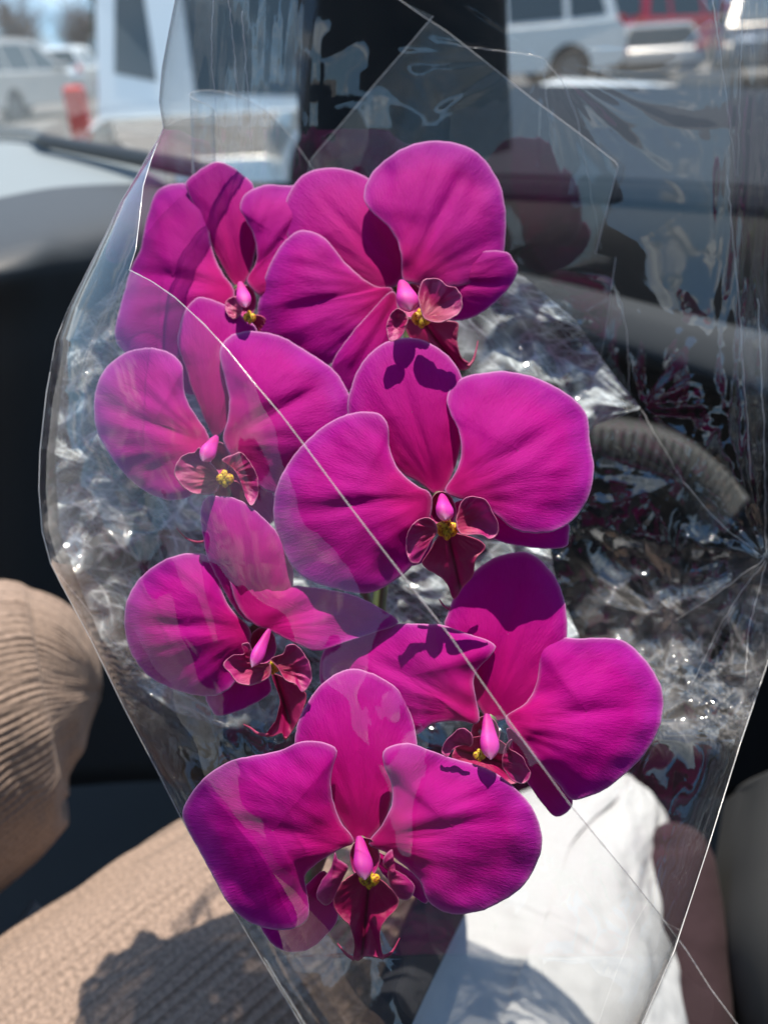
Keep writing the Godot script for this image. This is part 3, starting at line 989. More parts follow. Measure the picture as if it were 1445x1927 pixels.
func trees() -> void:
	conifer(Vector3(-21.5, 0, -52.0), 7.2, "dark green pine tree rising above the far row of cars at the left")
	conifer(Vector3(-12.2, 0, -50.0), 4.4, "low dark evergreen beyond the tail of the near white car")
	conifer(Vector3(24.5, 0, -48.0), 9.0, "dark evergreen at the upper right edge beyond the parked cars")
	bare_tree(Vector3(-17.6, 0, -54.0), 4.6, "bare brownish tree beside the dark pine, left of two")
	bare_tree(Vector3(-14.6, 0, -55.0), 4.2, "bare brownish tree right of the pine, beside the low evergreen")
	bare_tree(Vector3(9.0, 0, -62.0), 5.5, "bare tree far beyond the white car at the upper right")

func conifer(at: Vector3, h: float, label: String) -> void:
	var t := thing("pine_tree", label, "tree", at, "trees beyond the car park")
	put("trunk", bar(PackedVector3Array([at, at + Vector3(0.1, h * 0.5, 0), at + Vector3(0, h, 0)]), h * 0.03, 0.02, at, 8), M.bark, t)
	var s := Sheet.new()
	for k in 3600:
		var y := pow(rng.randf(), 0.8)
		var layer := 0.75 + 0.25 * sin(y * 46.0)
		var r := h * 0.27 * (1.0 - y * 0.93) * layer * sqrt(rng.randf()) * (0.85 + 0.3 * sin(rng.randi_range(0, 5) * 1.9))
		var g := rng.randf() * TAU
		var p := Vector3(cos(g) * r, h * (0.12 + 0.9 * y) - r * 0.25, sin(g) * r)
		var u := Vector3(rng.randfn(), rng.randfn() * 0.5, rng.randfn()).normalized() * h * 0.045
		var w := Vector3(rng.randfn(), rng.randfn(), rng.randfn()).normalized() * h * 0.02
		var a := s.add(p - u)
		s.add(p + u)
		s.add(p + w)
		s.tri(a, a + 1, a + 2)
	put("crown", s.mesh(), M.needles, t)

func bare_tree(at: Vector3, h: float, label: String) -> void:
	var t := thing("bare_tree", label, "tree", at, "trees beyond the car park")
	put("trunk", bar(PackedVector3Array([at, at + Vector3(0.06, h * 0.2, 0), at + Vector3(0, h * 0.45, 0.1)]), h * 0.03, h * 0.016, at, 8), M.bark, t)
	var s := Sheet.new()
	for k in 130:
		var g := rng.randf() * TAU
		var up := rng.randf_range(0.3, 1.0)
		var a := Vector3(0, h * rng.randf_range(0.18, 0.5), 0)
		var b := a + Vector3(cos(g) * h * 0.40 * rng.randf(), h * 0.55 * up, sin(g) * h * 0.40 * rng.randf())
		bar_into(s, PackedVector3Array([a, a.lerp(b, 0.5) + Vector3(rng.randfn(), 0, rng.randfn()) * h * 0.03, b]), h * 0.008, h * 0.003, 4)
		for m in 5:
			var c := a.lerp(b, rng.randf_range(0.5, 1.0))
			bar_into(s, PackedVector3Array([c, c + Vector3(rng.randfn() * 0.12, absf(rng.randfn()) * 0.12, rng.randfn() * 0.12) * h]), h * 0.004, h * 0.0015, 3)
	put("crown", s.mesh(), M.twigs, t)

# ---------------------------------------------------------------- the car we sit in
func row_of(list: Array) -> PackedVector3Array:
	var p := PackedVector3Array()
	for q in list:
		p.append(spot(q[0], q[1], q[2]))
	return p

func car_cabin() -> void:
	var o := Vector3(0, 0, 0)
	var car := thing("car_cabin", "dark car interior around the bouquet: dashboard, pillar, door and glass", "car interior", o)
	# right: dashboard, from the foot of the windscreen over the pad and down its face
	var pad := skin([
		row_of([[640, 165, 1.62], [1000, 160, 1.62], [1445, 166, 1.5], [1900, 176, 1.35]]),
		row_of([[640, 205, 1.20], [1000, 200, 1.16], [1445, 208, 1.05], [1900, 222, 0.95]]),
		row_of([[640, 262, 0.98], [1000, 262, 0.95], [1445, 276, 0.86], [1900, 300, 0.78]]),
		row_of([[640, 315, 0.88], [1000, 318, 0.85], [1445, 338, 0.77], [1900, 372, 0.70]]),
		row_of([[640, 332, 0.868], [1000, 336, 0.838], [1445, 358, 0.758], [1900, 396, 0.692]]),
		row_of([[640, 362, 0.866], [1000, 368, 0.836], [1445, 394, 0.756], [1900, 436, 0.69]])], 8, o, Vector3(0, -0.03, 0))
	put("dashboard_pad", pad, M.pad, car)
	put("dashboard_face", skin([
		row_of([[640, 338, 0.875], [1000, 342, 0.845], [1445, 366, 0.765], [1900, 406, 0.70]]),
		row_of([[640, 400, 0.86], [1000, 430, 0.83], [1445, 480, 0.75], [1900, 540, 0.68]]),
		row_of([[640, 470, 0.86], [1000, 545, 0.83], [1445, 640, 0.75], [1900, 740, 0.68]])], 8, o, Vector3(0, 0, -0.03)), M.face, car)
	put("trim_strip", skin([
		row_of([[640, 455, 0.852], [1000, 522, 0.822], [1445, 632, 0.742], [1900, 730, 0.672]]),
		row_of([[640, 475, 0.835], [1000, 545, 0.805], [1445, 662, 0.725], [1900, 770, 0.655]]),
		row_of([[640, 515, 0.828], [1000, 600, 0.798], [1445, 735, 0.718], [1900, 865, 0.65]]),
		row_of([[640, 535, 0.845], [1000, 622, 0.815], [1445, 766, 0.735], [1900, 905, 0.665]])], 8, o, Vector3(0, 0, -0.02)), M.trim, car)
	put("lower_dashboard", skin([
		row_of([[560, 520, 0.87], [1000, 625, 0.84], [1445, 770, 0.76], [1900, 905, 0.69]]),
		row_of([[560, 700, 0.93], [1000, 780, 0.90], [1445, 900, 0.82], [1900, 1000, 0.75]]),
		row_of([[560, 1000, 0.98], [1000, 1050, 0.94], [1445, 1150, 0.88], [1900, 1250, 0.82]]),
		row_of([[560, 1500, 1.05], [1000, 1500, 1.0], [1445, 1500, 0.95], [1900, 1500, 0.90]])], 8, o, Vector3(0, 0, -0.03)), M.black, car)
	# the ribbed cowl below the trim
	var arc := curve3(row_of([[1000, 800, 0.72], [1120, 806, 0.71], [1240, 822, 0.69], [1340, 868, 0.67], [1400, 935, 0.655]]), 6)
	var low := curve3(row_of([[1000, 880, 0.73], [1110, 892, 0.72], [1215, 915, 0.70], [1290, 960, 0.685], [1330, 1015, 0.67]]), 6)
	var cowl := put("ribbed_cowl", skin([arc, low], 1, o, Vector3(0, 0, -0.03)), M.cowl, car)
	for k in arc.size():
		var mid := arc[k].lerp(low[k], 0.5) + Vector3(0, 0.006, 0.008)
		put("rib", bar(curve3(PackedVector3Array([arc[k], mid, low[k]]), 3), 0.0042, 0.0036, o, 6), M.cowl, cowl)
	# left: the pale ledge under the side window, its rubber strip, the dark panel below
	var y0 := 0.945
	var l00 := on_level(-420, 275, y0)
	var l01 := on_level(0, 262, y0)
	var l02 := on_level(140, 284, y0)
	var l03 := on_level(330, 322, y0)
	var l10 := on_level(-420, 470, y0 - 0.01)
	var l11 := on_level(0, 376, y0 - 0.01)
	var l12 := on_level(140, 352, y0 - 0.01)
	var l13 := on_level(330, 345, y0 - 0.01)
	put("door_ledge", skin([PackedVector3Array([l00, l01, l02, l03]), PackedVector3Array([l00.lerp(l10, 0.5), l01.lerp(l11, 0.5), l02.lerp(l12, 0.5), l03.lerp(l13, 0.5)]), PackedVector3Array([l10, l11, l12, l13])], 8, o, Vector3(0, -0.03, 0)), M.ledge, car)
	var seal := PackedVector3Array([on_level(-420, 262, y0 + 0.012), on_level(0, 250, y0 + 0.012), on_level(90, 266, y0 + 0.012), on_level(200, 286, y0 + 0.012), on_level(300, 305, y0 + 0.012), on_level(420, 330, y0 + 0.012)])
	put("window_seal", bar(curve3(seal, 8), 0.010, 0.009, o, 10), M.rubber, car)
	put("door_panel", skin([
		PackedVector3Array([l10, l11, l12, l13, spot(560, 345, 0.9)]),
		row_of([[-420, 540, 0.55], [0, 470, 0.61], [140, 440, 0.68], [330, 420, 0.78], [560, 410, 0.88]]),
		row_of([[-420, 760, 0.56], [0, 640, 0.63], [140, 620, 0.70], [330, 600, 0.80], [560, 590, 0.90]]),
		row_of([[-420, 1100, 0.62], [0, 980, 0.72], [140, 940, 0.80], [330, 900, 0.88], [560, 900, 0.95]]),
		row_of([[-420, 1600, 0.75], [0, 1500, 0.85], [140, 1480, 0.9], [330, 1470, 0.95], [560, 1480, 1.0]])], 8, o, Vector3(-0.01, 0, -0.02)), M.door, car)
	# the pillar between the side window and the windscreen
	put("pillar", skin([
		row_of([[565, 420, 0.93], [625, 400, 0.89], [800, 395, 0.87], [965, 420, 0.93]]),
		row_of([[560, 200, 0.90], [620, 190, 0.86], [800, 185, 0.84], [960, 200, 0.90]]),
		row_of([[545, -60, 0.86], [610, -70, 0.82], [795, -75, 0.80], [950, -60, 0.86]]),
		row_of([[520, -420, 0.80], [600, -430, 0.76], [790, -430, 0.74], [940, -420, 0.80]])], 6, o, Vector3(0, 0, -0.05)), M.face, car)
	# glass
	var header_l := Vector3(-0.62, 1.50, -0.2)
	var header_m := spot(660, -420, 0.82)
	var header_r := Vector3(1.15, 1.50, -0.2)
	put("windscreen", skin([PackedVector3Array([header_m, Vector3(0.55, 1.53, -0.40), header_r]), PackedVector3Array([spot(700, 170, 1.2), spot(1100, 155, 1.70), spot(1900, 170, 1.45)])], 6, o), M.window, car)
	put("side_window", skin([PackedVector3Array([Vector3(-0.75, 1.48, 0.25), Vector3(-0.52, 1.5, -0.25), header_m]), PackedVector3Array([seal[0] + Vector3(-0.02, 0, 0), seal[2] + Vector3(-0.01, 0, -0.02), seal[5] + Vector3(0.06, 0, -0.03)])], 6, o), M.window, car)
	# the shell behind: roof, sides, back, floor, seat (they shade the cabin and stand in the film's reflections)
	put("roof", block(Vector3(0.2, 1.54, 0.82), Vector3(1.05, 0.03, 0.98), 0.02), M.headliner, car)
	put("side_panel", block(Vector3(-0.88, 0.52, 0.85), Vector3(0.05, 0.42, 0.95), 0.03), M.face, car)
	put("side_panel", block(Vector3(1.24, 0.52, 0.50), Vector3(0.05, 0.42, 1.3), 0.03), M.face, car)
	put("back_panel", block(Vector3(0.2, 0.75, 1.80), Vector3(1.05, 0.65, 0.05), 0.03), M.face, car)
	put("floor", block(Vector3(0.2, 0.22, 0.2), Vector3(1.08, 0.03, 1.6), 0.02), M.black, car)
	put("seat", block(Vector3(0.05, 0.40, 0.12), Vector3(0.36, 0.10, 0.34), 0.06), M.seat, car)
	put("seat_back", block(Vector3(0.05, 0.80, 0.62), Vector3(0.34, 0.42, 0.09), 0.07, Basis(Vector3.RIGHT, deg_to_rad(14))), M.seat, car)
	put("head_rest", block(Vector3(0.05, 1.32, 0.76), Vector3(0.15, 0.09, 0.06), 0.05, Basis(Vector3.RIGHT, deg_to_rad(14))), M.seat, car)
	# far right: a dark upholstered edge; far left below the knees: a small grey tab
	put("console", skin([
		row_of([[1405, 1490, 0.62], [1470, 1440, 0.58], [1620, 1420, 0.56], [1800, 1450, 0.56]]),
		row_of([[1385, 1640, 0.58], [1460, 1600, 0.54], [1620, 1580, 0.52], [1800, 1600, 0.52]]),
		row_of([[1370, 1800, 0.56], [1450, 1780, 0.52], [1620, 1780, 0.50], [1800, 1800, 0.50]]),
		row_of([[1390, 2050, 0.56], [1460, 2050, 0.52], [1620, 2050, 0.50], [1800, 2050, 0.50]])], 8, o, Vector3(0, -0.04, -0.03)), M.grey_dark, car)
	put("seat_tab", skin([row_of([[62, 1690, 0.50], [112, 1740, 0.50]]), row_of([[-10, 1800, 0.48], [20, 1840, 0.48]])], 3, o, Vector3(0, -0.01, 0)), M.grey_mat, car)

# ---------------------------------------------------------------- the lap
func limb(path: PackedVector3Array, radii: PackedFloat32Array, origin: Vector3, around: int, relief: Callable, squash := 1.0) -> ArrayMesh:
	var s := Sheet.new()
	var p := curve3(path, 24)
	var n := p.size()
	var up := Vector3(0.1, 1.0, 0.12).normalized()
	var run := 0.0
	for i in n:
		var x := float(i) / (n - 1) * (radii.size() - 1)
		var a := int(minf(floorf(x), radii.size() - 2))
		var r := cubic_interpolate(radii[a], radii[a + 1], radii[maxi(a - 1, 0)], radii[mini(a + 2, radii.size() - 1)], x - a)
		var t := (p[mini(i + 1, n - 1)] - p[maxi(i - 1, 0)]).normalized()
		var u := (up - t * up.dot(t)).normalized()
		var w := t.cross(u)
		if i:
			run += p[i].distance_to(p[i - 1])
		for k in around + 1:
			var g := TAU * k / around
			var rr: float = r + relief.call(run, g, r)
			s.add(p[i] + u * cos(g) * rr * squash + w * sin(g) * rr - origin, Vector2(g * 0.085 / 0.072, run / 0.072))
	s.grid(around + 1, n)
	return s.mesh()

func lap() -> void:
	var o := spot(300, 1900, 0.46)
	var person := thing("person", "person in tan knitwear seated beside the bouquet, only knee and lap showing", "person", o)
	# left knee in wavy ribbed knit
	var knee := PackedVector3Array([spot(-620, 1760, 0.50), spot(-330, 1560, 0.51), spot(-120, 1420, 0.52), spot(10, 1335, 0.53), spot(95, 1305, 0.54), spot(160, 1300, 0.545), spot(192, 1302, 0.547)])
	put("ribbed_knee", limb(knee, PackedFloat32Array([0.086, 0.084, 0.080, 0.074, 0.058, 0.034, 0.003]), o, 420, func(run, g, r):
		var wob := 0.5 * fbm.get_noise_2d(run * 14.0, g * 1.3)
		return 0.0007 * sin(g * 104.0 + wob * 16.0) * (0.7 + 0.6 * fbm.get_noise_2d(run * 20.0, g * 2.0)) * smoothstep(0.0, 0.03, r) + 0.004 * fbm.get_noise_3d(run * 9.0, cos(g) * 1.2, sin(g) * 1.2), 1.12), M.ribbed, person)
	# the near thigh in waffle knit
	var thigh := PackedVector3Array([spot(-260, 2560, 0.4140), spot(60, 2260, 0.4542), spot(330, 2010, 0.4945), spot(540, 1830, 0.5347), spot(640, 1760, 0.555), spot(700, 1710, 0.575), spot(722, 1695, 0.58)])
	put("knit_thigh", limb(thigh, PackedFloat32Array([0.1150, 0.1150, 0.1127, 0.1081, 0.0989, 0.0644, 0.0046]), o, 300, func(run, g, r):
		return 0.007 * fbm.get_noise_3d(run * 6.0, cos(g) * 1.1, sin(g) * 1.1) + 0.0005 * sin(g * 96.0)), M.knit, person)
	# hips and chest, behind the camera
	var trunk := PackedVector3Array([Vector3(0.02, 0.50, 0.16), Vector3(0.02, 0.62, 0.25), Vector3(0.02, 0.80, 0.33), Vector3(0.02, 1.0, 0.38), Vector3(0.02, 1.16, 0.42), Vector3(0.02, 1.24, 0.44)])
	put("sweater", limb(trunk, PackedFloat32Array([0.12, 0.165, 0.16, 0.17, 0.14, 0.05]), o, 120, func(run, g, r):
		return 0.008 * fbm.get_noise_3d(run * 7.0, cos(g) * 2.0, sin(g) * 2.0)), M.knit, person)
	# white cloth beside it
	var wo := spot(1060, 1850, 0.45)
	var cloth := thing("white_cloth", "bright white cloth with soft folds, rounded at the top, behind the lowest flower", "cloth", wo)
	var cp := PackedVector3Array([spot(1182, 1462, 0.6656), spot(1172, 1490, 0.6592), spot(1150, 1560, 0.6400), spot(1050, 1700, 0.6016), spot(990, 1880, 0.5568), spot(900, 2100, 0.4992), spot(860, 2350, 0.4480)])
	put("folded_cloth", limb(cp, PackedFloat32Array([0.004, 0.022, 0.045, 0.076, 0.098, 0.106, 0.110]), wo, 200, func(run, g, r):
		var k: float = run * 10.0
		var fold := fbm.get_noise_2d(g * 0.9 + run * 9.0, run * 5.0 - g * 0.5)
		return (0.0050 * fold + 0.004 * fbm.get_noise_3d(k * 0.7, cos(g) * 1.6, sin(g) * 1.6)) * smoothstep(0.0, 0.04, r)), M.white, cloth)
	# dark strap between knit and cloth
	var so := spot(760, 1850, 0.43)
	var st := put("dark_strap", skin([
		row_of([[790, 1590, 0.4830], [800, 1640, 0.4602], [752, 1760, 0.4169], [702, 1880, 0.3758], [645, 2020, 0.3416], [580, 2200, 0.3120]]),
		row_of([[830, 1600, 0.4807], [845, 1660, 0.4534], [795, 1770, 0.4100], [742, 1885, 0.3690], [685, 2025, 0.3359], [620, 2210, 0.3074]]),
		row_of([[880, 1620, 0.4887], [890, 1680, 0.4602], [845, 1780, 0.4169], [790, 1895, 0.3758], [730, 2035, 0.3428], [662, 2215, 0.3143]])], 8, so, Vector3(0, -0.012, -0.012)), M.navy, self)
	st.position = so
	tag(st, "dark navy strap lying between the tan knit and the white cloth", "strap")
	# mauve padded edge right of the cloth
	var mo := spot(1310, 1700, 0.55)
	var mp := PackedVector3Array([spot(1256, 1548, 0.605), spot(1260, 1565, 0.603), spot(1268, 1610, 0.600), spot(1278, 1720, 0.585), spot(1286, 1830, 0.570), spot(1290, 1900, 0.560), spot(1294, 1960, 0.555)])
	var me := put("padded_edge", limb(mp, PackedFloat32Array([0.003, 0.016, 0.025, 0.028, 0.028, 0.028, 0.028]), mo, 60, func(run, g, r):
		return 0.0012 * fbm.get_noise_3d(run * 30.0, cos(g), sin(g))), M.mauve, self)
	me.position = mo
	tag(me, "dusky mauve rounded padding standing just right of the white cloth", "padding")

# ---------------------------------------------------------------- the clear wrap
const LEFT_LINE := "-60 338 0 330 60 318 130 305 190 300 240 308 265 296 290 280 330 258 380 228 440 200 520 160 580 130 640 106 740 88 850 76 920 74 1000 80 1060 96 1100 116 1200 170 1330 233 1450 296 1560 352 1700 432 1850 520 2000 610"
const RIGHT_LINE := "-60 1520 0 1515 500 1500 1000 1478 1060 1470 1150 1462 1240 1446 1400 1392 1600 1330 1790 1268 2000 1176"
const SEAM_LINE := "245 306 300 285 350 270 420 262 470 256 508 244 514 256 530 287 560 330 610 384 660 430 720 478 780 529 850 582 930 641 1000 694 1060 740 1130 794 1200 849 1280 904 1360 960 1440 1018 1510 1069 1580 1126 1650 1184 1720 1240 1790 1292 1860 1336 2000 1440"
const STARS := [[1020.0, 110.0, 150.0, 0.26, 4.0], [1438.0, 1050.0, 210.0, 0.5, 3.0], [1284.0, 905.0, 130.0, 0.34, 2.5], [1204.0, 770.0, 110.0, 0.30, 3.0], [1268.0, 1166.0, 190.0, 0.42, 3.0]]

func along(line: PackedVector2Array, y: float) -> float:
	for i in line.size() - 1:
		if y <= line[i + 1].x:
			var f := clampf((y - line[i].x) / (line[i + 1].x - line[i].x), 0.0, 1.0)
			return lerpf(line[i].y, line[i + 1].y, f)
	return line[line.size() - 1].y

# crushed film: straight folds in many directions, flat facets between them; returns the height in pixels and how near a fold is
const FOLDS := [[0.35, 118.0, 0.19, 0.1], [1.18, 96.0, 0.17, 0.63], [1.95, 143.0, 0.21, 0.37], [2.62, 84.0, 0.14, 0.81], [0.86, 61.0, 0.12, 0.22], [2.25, 55.0, 0.11, 0.5], [1.50, 47.0, 0.10, 0.9]]

func folds(x: float, y: float) -> Vector2:
	var bend := 0.55 * fbm.get_noise_2d(x / 330.0, y / 330.0)
	var h := 0.0
	var near := 0.0
	for f in FOLDS:
		var u: float = (x * cos(f[0]) + y * sin(f[0])) / f[1] + f[3] + bend * (90.0 / f[1])
		var gate: float = clampf(0.6 + 1.6 * fbm.get_noise_2d(x / 190.0 + f[1], y / 190.0 + f[3] * 9.0), 0.0, 1.0)
		var t := absf(fposmod(u, 1.0) - 0.5) * 2.0
		h += t * f[1] * 0.5 * f[2] * 2.0 * gate
		var px: float = minf(t, 1.0 - t) * f[1] * 0.5
		near = maxf(near, smoothstep(2.6, 0.6, px) * gate)
	return Vector2(h, near)

func crumple(x: float, y: float) -> float:
	var left := smoothstep(380.0, 240.0, x) * smoothstep(500.0, 680.0, y) * smoothstep(1420.0, 1260.0, y)
	var right := smoothstep(860.0, 980.0, x) * smoothstep(500.0, 620.0, y) * smoothstep(1480.0, 1320.0, y)
	var mid := smoothstep(250.0, 380.0, x) * smoothstep(1000.0, 880.0, x) * smoothstep(800.0, 950.0, y) * smoothstep(1450.0, 1320.0, y) * 0.8
	var far_right := smoothstep(1080.0, 1180.0, x) * smoothstep(1030.0, 900.0, y)
	right *= 1.0 - 0.88 * far_right
	right *= 1.0 - smoothstep(1340.0, 1400.0, y)
	var crum := maxf(left, maxf(right, mid))
	var h := 0.0024 * fbm.get_noise_2d(x / 320.0, y / 420.0)
	var k := folds(x, y)
	h += crum * k.x * 0.36 / F
	h += (1.0 - crum) * 0.0003 * cells.get_noise_2d(x / 170.0 + 4.0, y / 300.0)
	var calm := smoothstep(820.0, 960.0, x) * smoothstep(600.0, 480.0, y)
	h *= 1.0 - 0.75 * calm
	# upright pleats at the top, left of the middle and along the right-hand side
	var pl := smoothstep(380.0, 430.0, x) * smoothstep(620.0, 520.0, x) * smoothstep(420.0, 240.0, y) + smoothstep(1330.0, 1375.0, x) * smoothstep(1080.0, 760.0, y) * 0.45
	if pl > 0.001:
		h += pl * 0.0026 * pleat.get_noise_2d(x / 85.0 + y / 1400.0, y / 1500.0)
	for st in STARS:
		var dx: float = x - st[0]
		var dy: float = y - st[1]
		var r := sqrt(dx * dx + dy * dy)
		if r < st[2] * 2.6:
			var g := atan2(dy, dx)
			var q: float = st[4] * 0.22
			var fold: float = 0.75 * pleat.get_noise_3d(cos(g) * q, sin(g) * q, st[0]) + 0.5 * fbm.get_noise_3d(cos(g) * 1.2, sin(g) * 1.2, st[1])
			var reach: float = st[2] * (1.0 + 0.6 * fbm.get_noise_3d(cos(g) * 1.5, sin(g) * 1.5, st[0] + 5.0))
			h += st[3] * (1.0 - 0.6 * calm) * r * (0.40 / F) * fold * exp(-pow(r / reach, 2.0)) * 0.9
	return h

# the taut front of the wrap: a few long soft folds only
func gentle(x: float, y: float) -> float:
	var h := 0.0030 * fbm.get_noise_2d(x / 420.0 + 3.0, y / 560.0)
	var along_fold := x * 0.90 - y * 0.42
	h += 0.0007 * pleat.get_noise_2d(along_fold / 300.0, (x * 0.42 + y * 0.90) / 2600.0) * smoothstep(650.0, 200.0, x)
	return h

# one sheet of film between two edge lines (x as a function of y), at the depth that 'deep' gives
func film(left: PackedVector2Array, right: PackedVector2Array, y0: float, y1: float, w: int, h: int, deep: Callable, amount: float, origin: Vector3, haze: Callable, faces := 2) -> ArrayMesh:
	var s := Sheet.new()
	for j in h:
		var y := lerpf(y0, y1, float(j) / (h - 1))
		var a := along(left, y)
		var b := along(right, y)
		for i in w:
			var x := lerpf(a, b, float(i) / (w - 1))
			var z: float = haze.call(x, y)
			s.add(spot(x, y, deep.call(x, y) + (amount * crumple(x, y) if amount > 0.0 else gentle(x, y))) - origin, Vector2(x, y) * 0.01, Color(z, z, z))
	s.grid(w, h)
	# the film's other face, a fraction of a millimetre behind
	if faces == 1:
		return s.mesh()
	var n := s.v.size()
	var back := (spot(722, 963, 1.0) - eye.origin).normalized() * 0.0003
	for k in n:
		s.add(s.v[k] + back, s.uv[k], s.c[k])
	s.grid(w, h, n)
	return s.mesh()

func edge_of(line: PackedVector2Array, y0: float, y1: float, step: float, deep: Callable, amount: float) -> PackedVector3Array:
	var p := PackedVector3Array()
	var y := y0
	while y <= y1:
		var x := along(line, y)
		p.append(spot(x, y, deep.call(x, y) + (amount * crumple(x, y) if amount > 0.0 else gentle(x, y))))
		y += step
	return p

func film_wrap() -> void:
	var o := spot(900, 2000, 0.36)
	var wr := thing("clear_film_wrap", "clear crinkled cellophane wrapped as a cone round the orchid, open at the upper right", "wrapping", o)
	var ll := parse(LEFT_LINE)
	var rl := parse(RIGHT_LINE)
	var sl := parse(SEAM_LINE)
	var span := func(x: float, y: float) -> float:
		var a := along(ll, y)
		var b := along(rl, y)
		var t := (x - (a + b) * 0.5) / ((b - a) * 0.5)
		return sqrt(maxf(0.0, 1.0 - t * t))
	var back := func(x: float, y: float) -> float: return 0.320 + 0.066 * pow(span.call(x, y), 1.3) * (1.0 - 0.5 * smoothstep(1180.0, 1360.0, y)) - minf(0.055, 0.0001 * maxf(0.0, y - 1250.0)) - 0.035 * smoothstep(620.0, -60.0, y)
	var front := func(x: float, y: float) -> float: return 0.316 - 0.090 * span.call(x, y)
	var clear := func(_x: float, _y: float) -> float: return 0.02
	# silvery haze and fold highlights painted into the colour, most in the crushed parts
	var painted_silver := func(x: float, y: float) -> float:
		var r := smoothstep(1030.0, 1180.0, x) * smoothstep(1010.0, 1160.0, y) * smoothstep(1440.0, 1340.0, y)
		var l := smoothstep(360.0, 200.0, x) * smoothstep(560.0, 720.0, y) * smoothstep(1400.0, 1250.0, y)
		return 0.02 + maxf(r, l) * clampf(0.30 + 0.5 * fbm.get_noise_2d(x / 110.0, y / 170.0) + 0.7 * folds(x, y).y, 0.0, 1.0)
	var collar_painted_silver := func(x: float, y: float) -> float:  # the collar's silver sheen and bright fold glints, put into its colour
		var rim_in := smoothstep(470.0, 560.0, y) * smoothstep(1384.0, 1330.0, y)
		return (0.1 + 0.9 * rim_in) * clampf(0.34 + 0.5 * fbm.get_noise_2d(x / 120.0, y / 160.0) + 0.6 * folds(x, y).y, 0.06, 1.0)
	var back_mesh := put("back_sheet", film(ll, rl, -60, 2000, 330, 440, back, 1.0, o, painted_silver), M.film, wr)
	# sharp creases in the film
	for c in ["1368 330 1385 520 1400 720 1412 900", "1397 0 1391 180 1388 330", "1425 560 1436 800 1440 1040", "1340 0 1368 200 1384 330", "1020 112 1030 200 1040 290", "1022 108 1075 190 1105 330 1130 470", "1018 108 940 95 860 85", "1436 1052 1330 1130 1270 1166", "1438 1056 1370 1150 1300 1290", "1440 1060 1410 1180 1400 1290", "1204 770 1130 775 1110 790", "1204 768 1120 735 1000 690 930 680", "1206 772 1240 830 1284 905", "1204 770 1140 760 1060 735", "1284 905 1350 980 1436 1050", "255 450 200 580 150 700 120 800", "240 510 180 640 140 740", "130 640 118 800 122 900", "150 900 190 950 230 1000", "110 1080 200 1190 260 1260 330 1320 430 1365", "300 940 310 1000 305 1040", "402 0 399 120 420 300", "455 20 465 150 475 300", "430 0 440 90 452 250", "960 1330 1010 1280 1060 1200", "1165 560 1180 640 1184 760"]:
		var pts := open_curve(parse(c), 40)
		var path := PackedVector3Array()
		for k in pts.size():
			var q := pts[k] + Vector2(fbm.get_noise_2d(pts[k].y * 0.03, k * 0.02), fbm.get_noise_2d(pts[k].x * 0.03, 9.0)) * 3.0
			path.append(spot(q.x, q.y, back.call(q.x, q.y) + crumple(q.x, q.y) - 0.0006))
		put("crease", bar(path, 0.00020, 0.00006, o, 5), M.crease, back_mesh)
	# the crinkled inner collar right behind the flowers
	var il := parse("470 330 520 240 600 150 700 120 850 104 1000 112 1100 150 1200 190 1290 260 1340 330 1372 430 1384 520")
	var ir := parse("470 880 520 985 600 1080 700 1150 768 1206 800 1120 900 1060 1000 1030 1100 1046 1200 1090 1290 1060 1340 960 1372 860 1384 560")
	var inner := func(x: float, y: float) -> float: return 0.334 + 0.040 * pow(span.call(x, y), 1.2)
	put("inner_collar", film(il, ir, 470, 1384, 260, 260, inner, 1.25, o, collar_painted_silver), M.film_inner, wr)
	put("front_sheet", film(ll, sl, 246, 2000, 260, 420, front, 0.0, o, clear, 1), M.film_front, wr)
	# the heat-sealed seam along the front sheet's free edge, and the bare edges of the sheets
	put("seam", bar(edge_of(sl, 508, 1990, 4, front, 0.0), 0.00018, 0.00024, o, 8, Color(1, 1, 1), 0.0013), M.seam, wr)
	put("film_edge", bar(edge_of(sl, 246, 508, 4, front, 0.0), 0.00016, 0.00016, o, 6), M.film_edge, wr)
	put("film_edge", bar(edge_of(ll, -60, 700, 4, back, 1.0), 0.00016, 0.00016, o, 6), M.film_edge, wr)
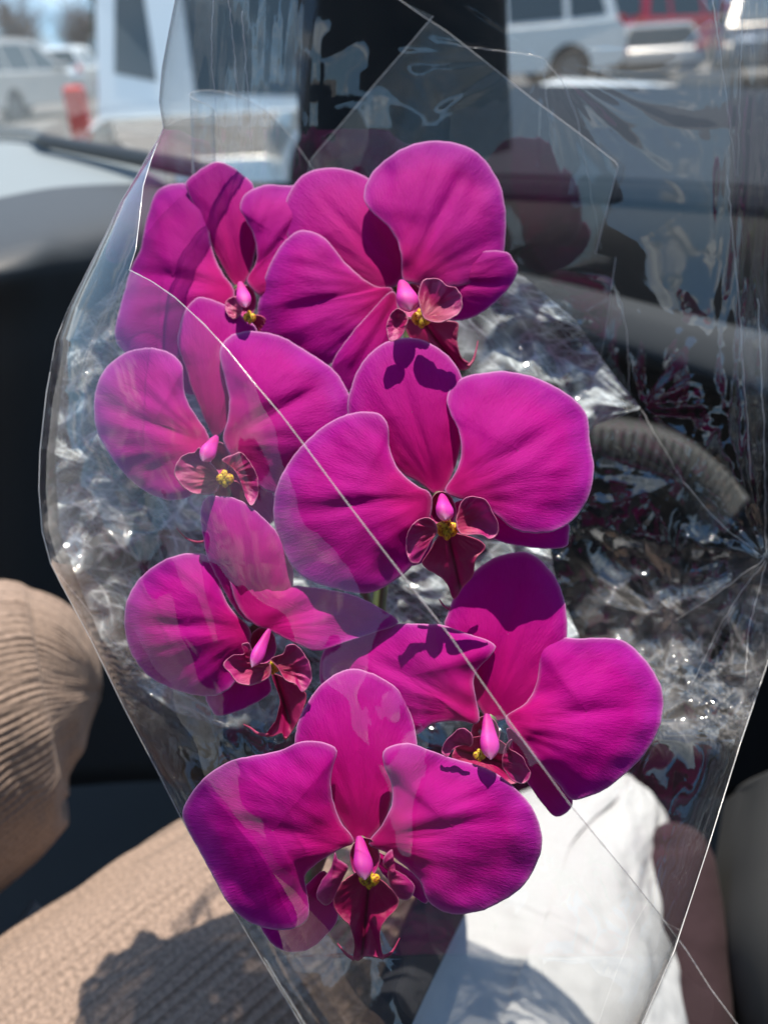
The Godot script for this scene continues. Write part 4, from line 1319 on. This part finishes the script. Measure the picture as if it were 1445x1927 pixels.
	put("film_edge", bar(edge_of(ll, 700, 2000, 4, front, 0.0), 0.00018, 0.00018, o, 6), M.film_edge, wr)
	put("film_edge", bar(edge_of(rl, 1180, 2000, 4, back, 1.0), 0.00016, 0.00016, o, 6), M.film_edge, wr)
	# the tall corner that stands behind the top flower
	var cl := parse("-5 742 30 815 100 756 160 704 230 645 300 585 400 560 800 560")
	var cr := parse("-5 746 30 795 60 842 120 918 185 1000 250 1088 305 1158 314 1163 322 1160 400 1140 478 1120 484 1158 640 1136 790 1106 800 1104")
	var corner := func(x: float, y: float) -> float: return 0.378 - 0.0000834 * (x - 950.0) + 0.0000754 * (y - 400.0)
	put("corner_sheet", film(cl, cr, -5, 800, 150, 200, corner, 0.3, o, clear), M.film, wr)
	put("film_edge", bar(edge_of(cr, -5, 478, 3, corner, 0.3), 0.00016, 0.00016, o, 6), M.film_edge, wr)
	put("film_edge", bar(edge_of(cr, 484, 800, 3, corner, 0.3), 0.00012, 0.00012, o, 6), M.film_edge, wr)
	put("film_edge", bar(edge_of(cl, 30, 330, 3, corner, 0.3), 0.00014, 0.00014, o, 6), M.film_edge, wr)
	# the loose lip at the upper left with its double fold
	var lip := curve3(row_of([[308, 247, 0.352], [325, 231, 0.352], [345, 223, 0.356], [385, 220, 0.362], [399, 215, 0.361], [403, 206, 0.355], [392, 198, 0.348], [373, 190, 0.343], [358, 181, 0.345], [362, 174, 0.353], [385, 170, 0.362], [420, 173, 0.368], [460, 186, 0.374], [510, 216, 0.380], [550, 262, 0.384], [592, 322, 0.388]]), 6)
	var s := Sheet.new()
	for j in 50:
		for i in lip.size():
			var down := eye.basis * Vector3(0.01, -1.0, -0.1) * (0.062 * j / 49.0)
			s.add(lip[i] + down * (1.0 - 0.3 * float(i) / lip.size()) - o + Vector3(0, 0, 0.0012) * fbm.get_noise_2d(i * 0.12, j * 0.05))
	s.grid(lip.size(), 50)
	s.c.fill(Color(0.02, 0.02, 0.02))
	put("folded_lip", s.mesh(), M.film, wr)
	put("film_edge", bar(lip, 0.00014, 0.00014, o, 6), M.film_edge, wr)
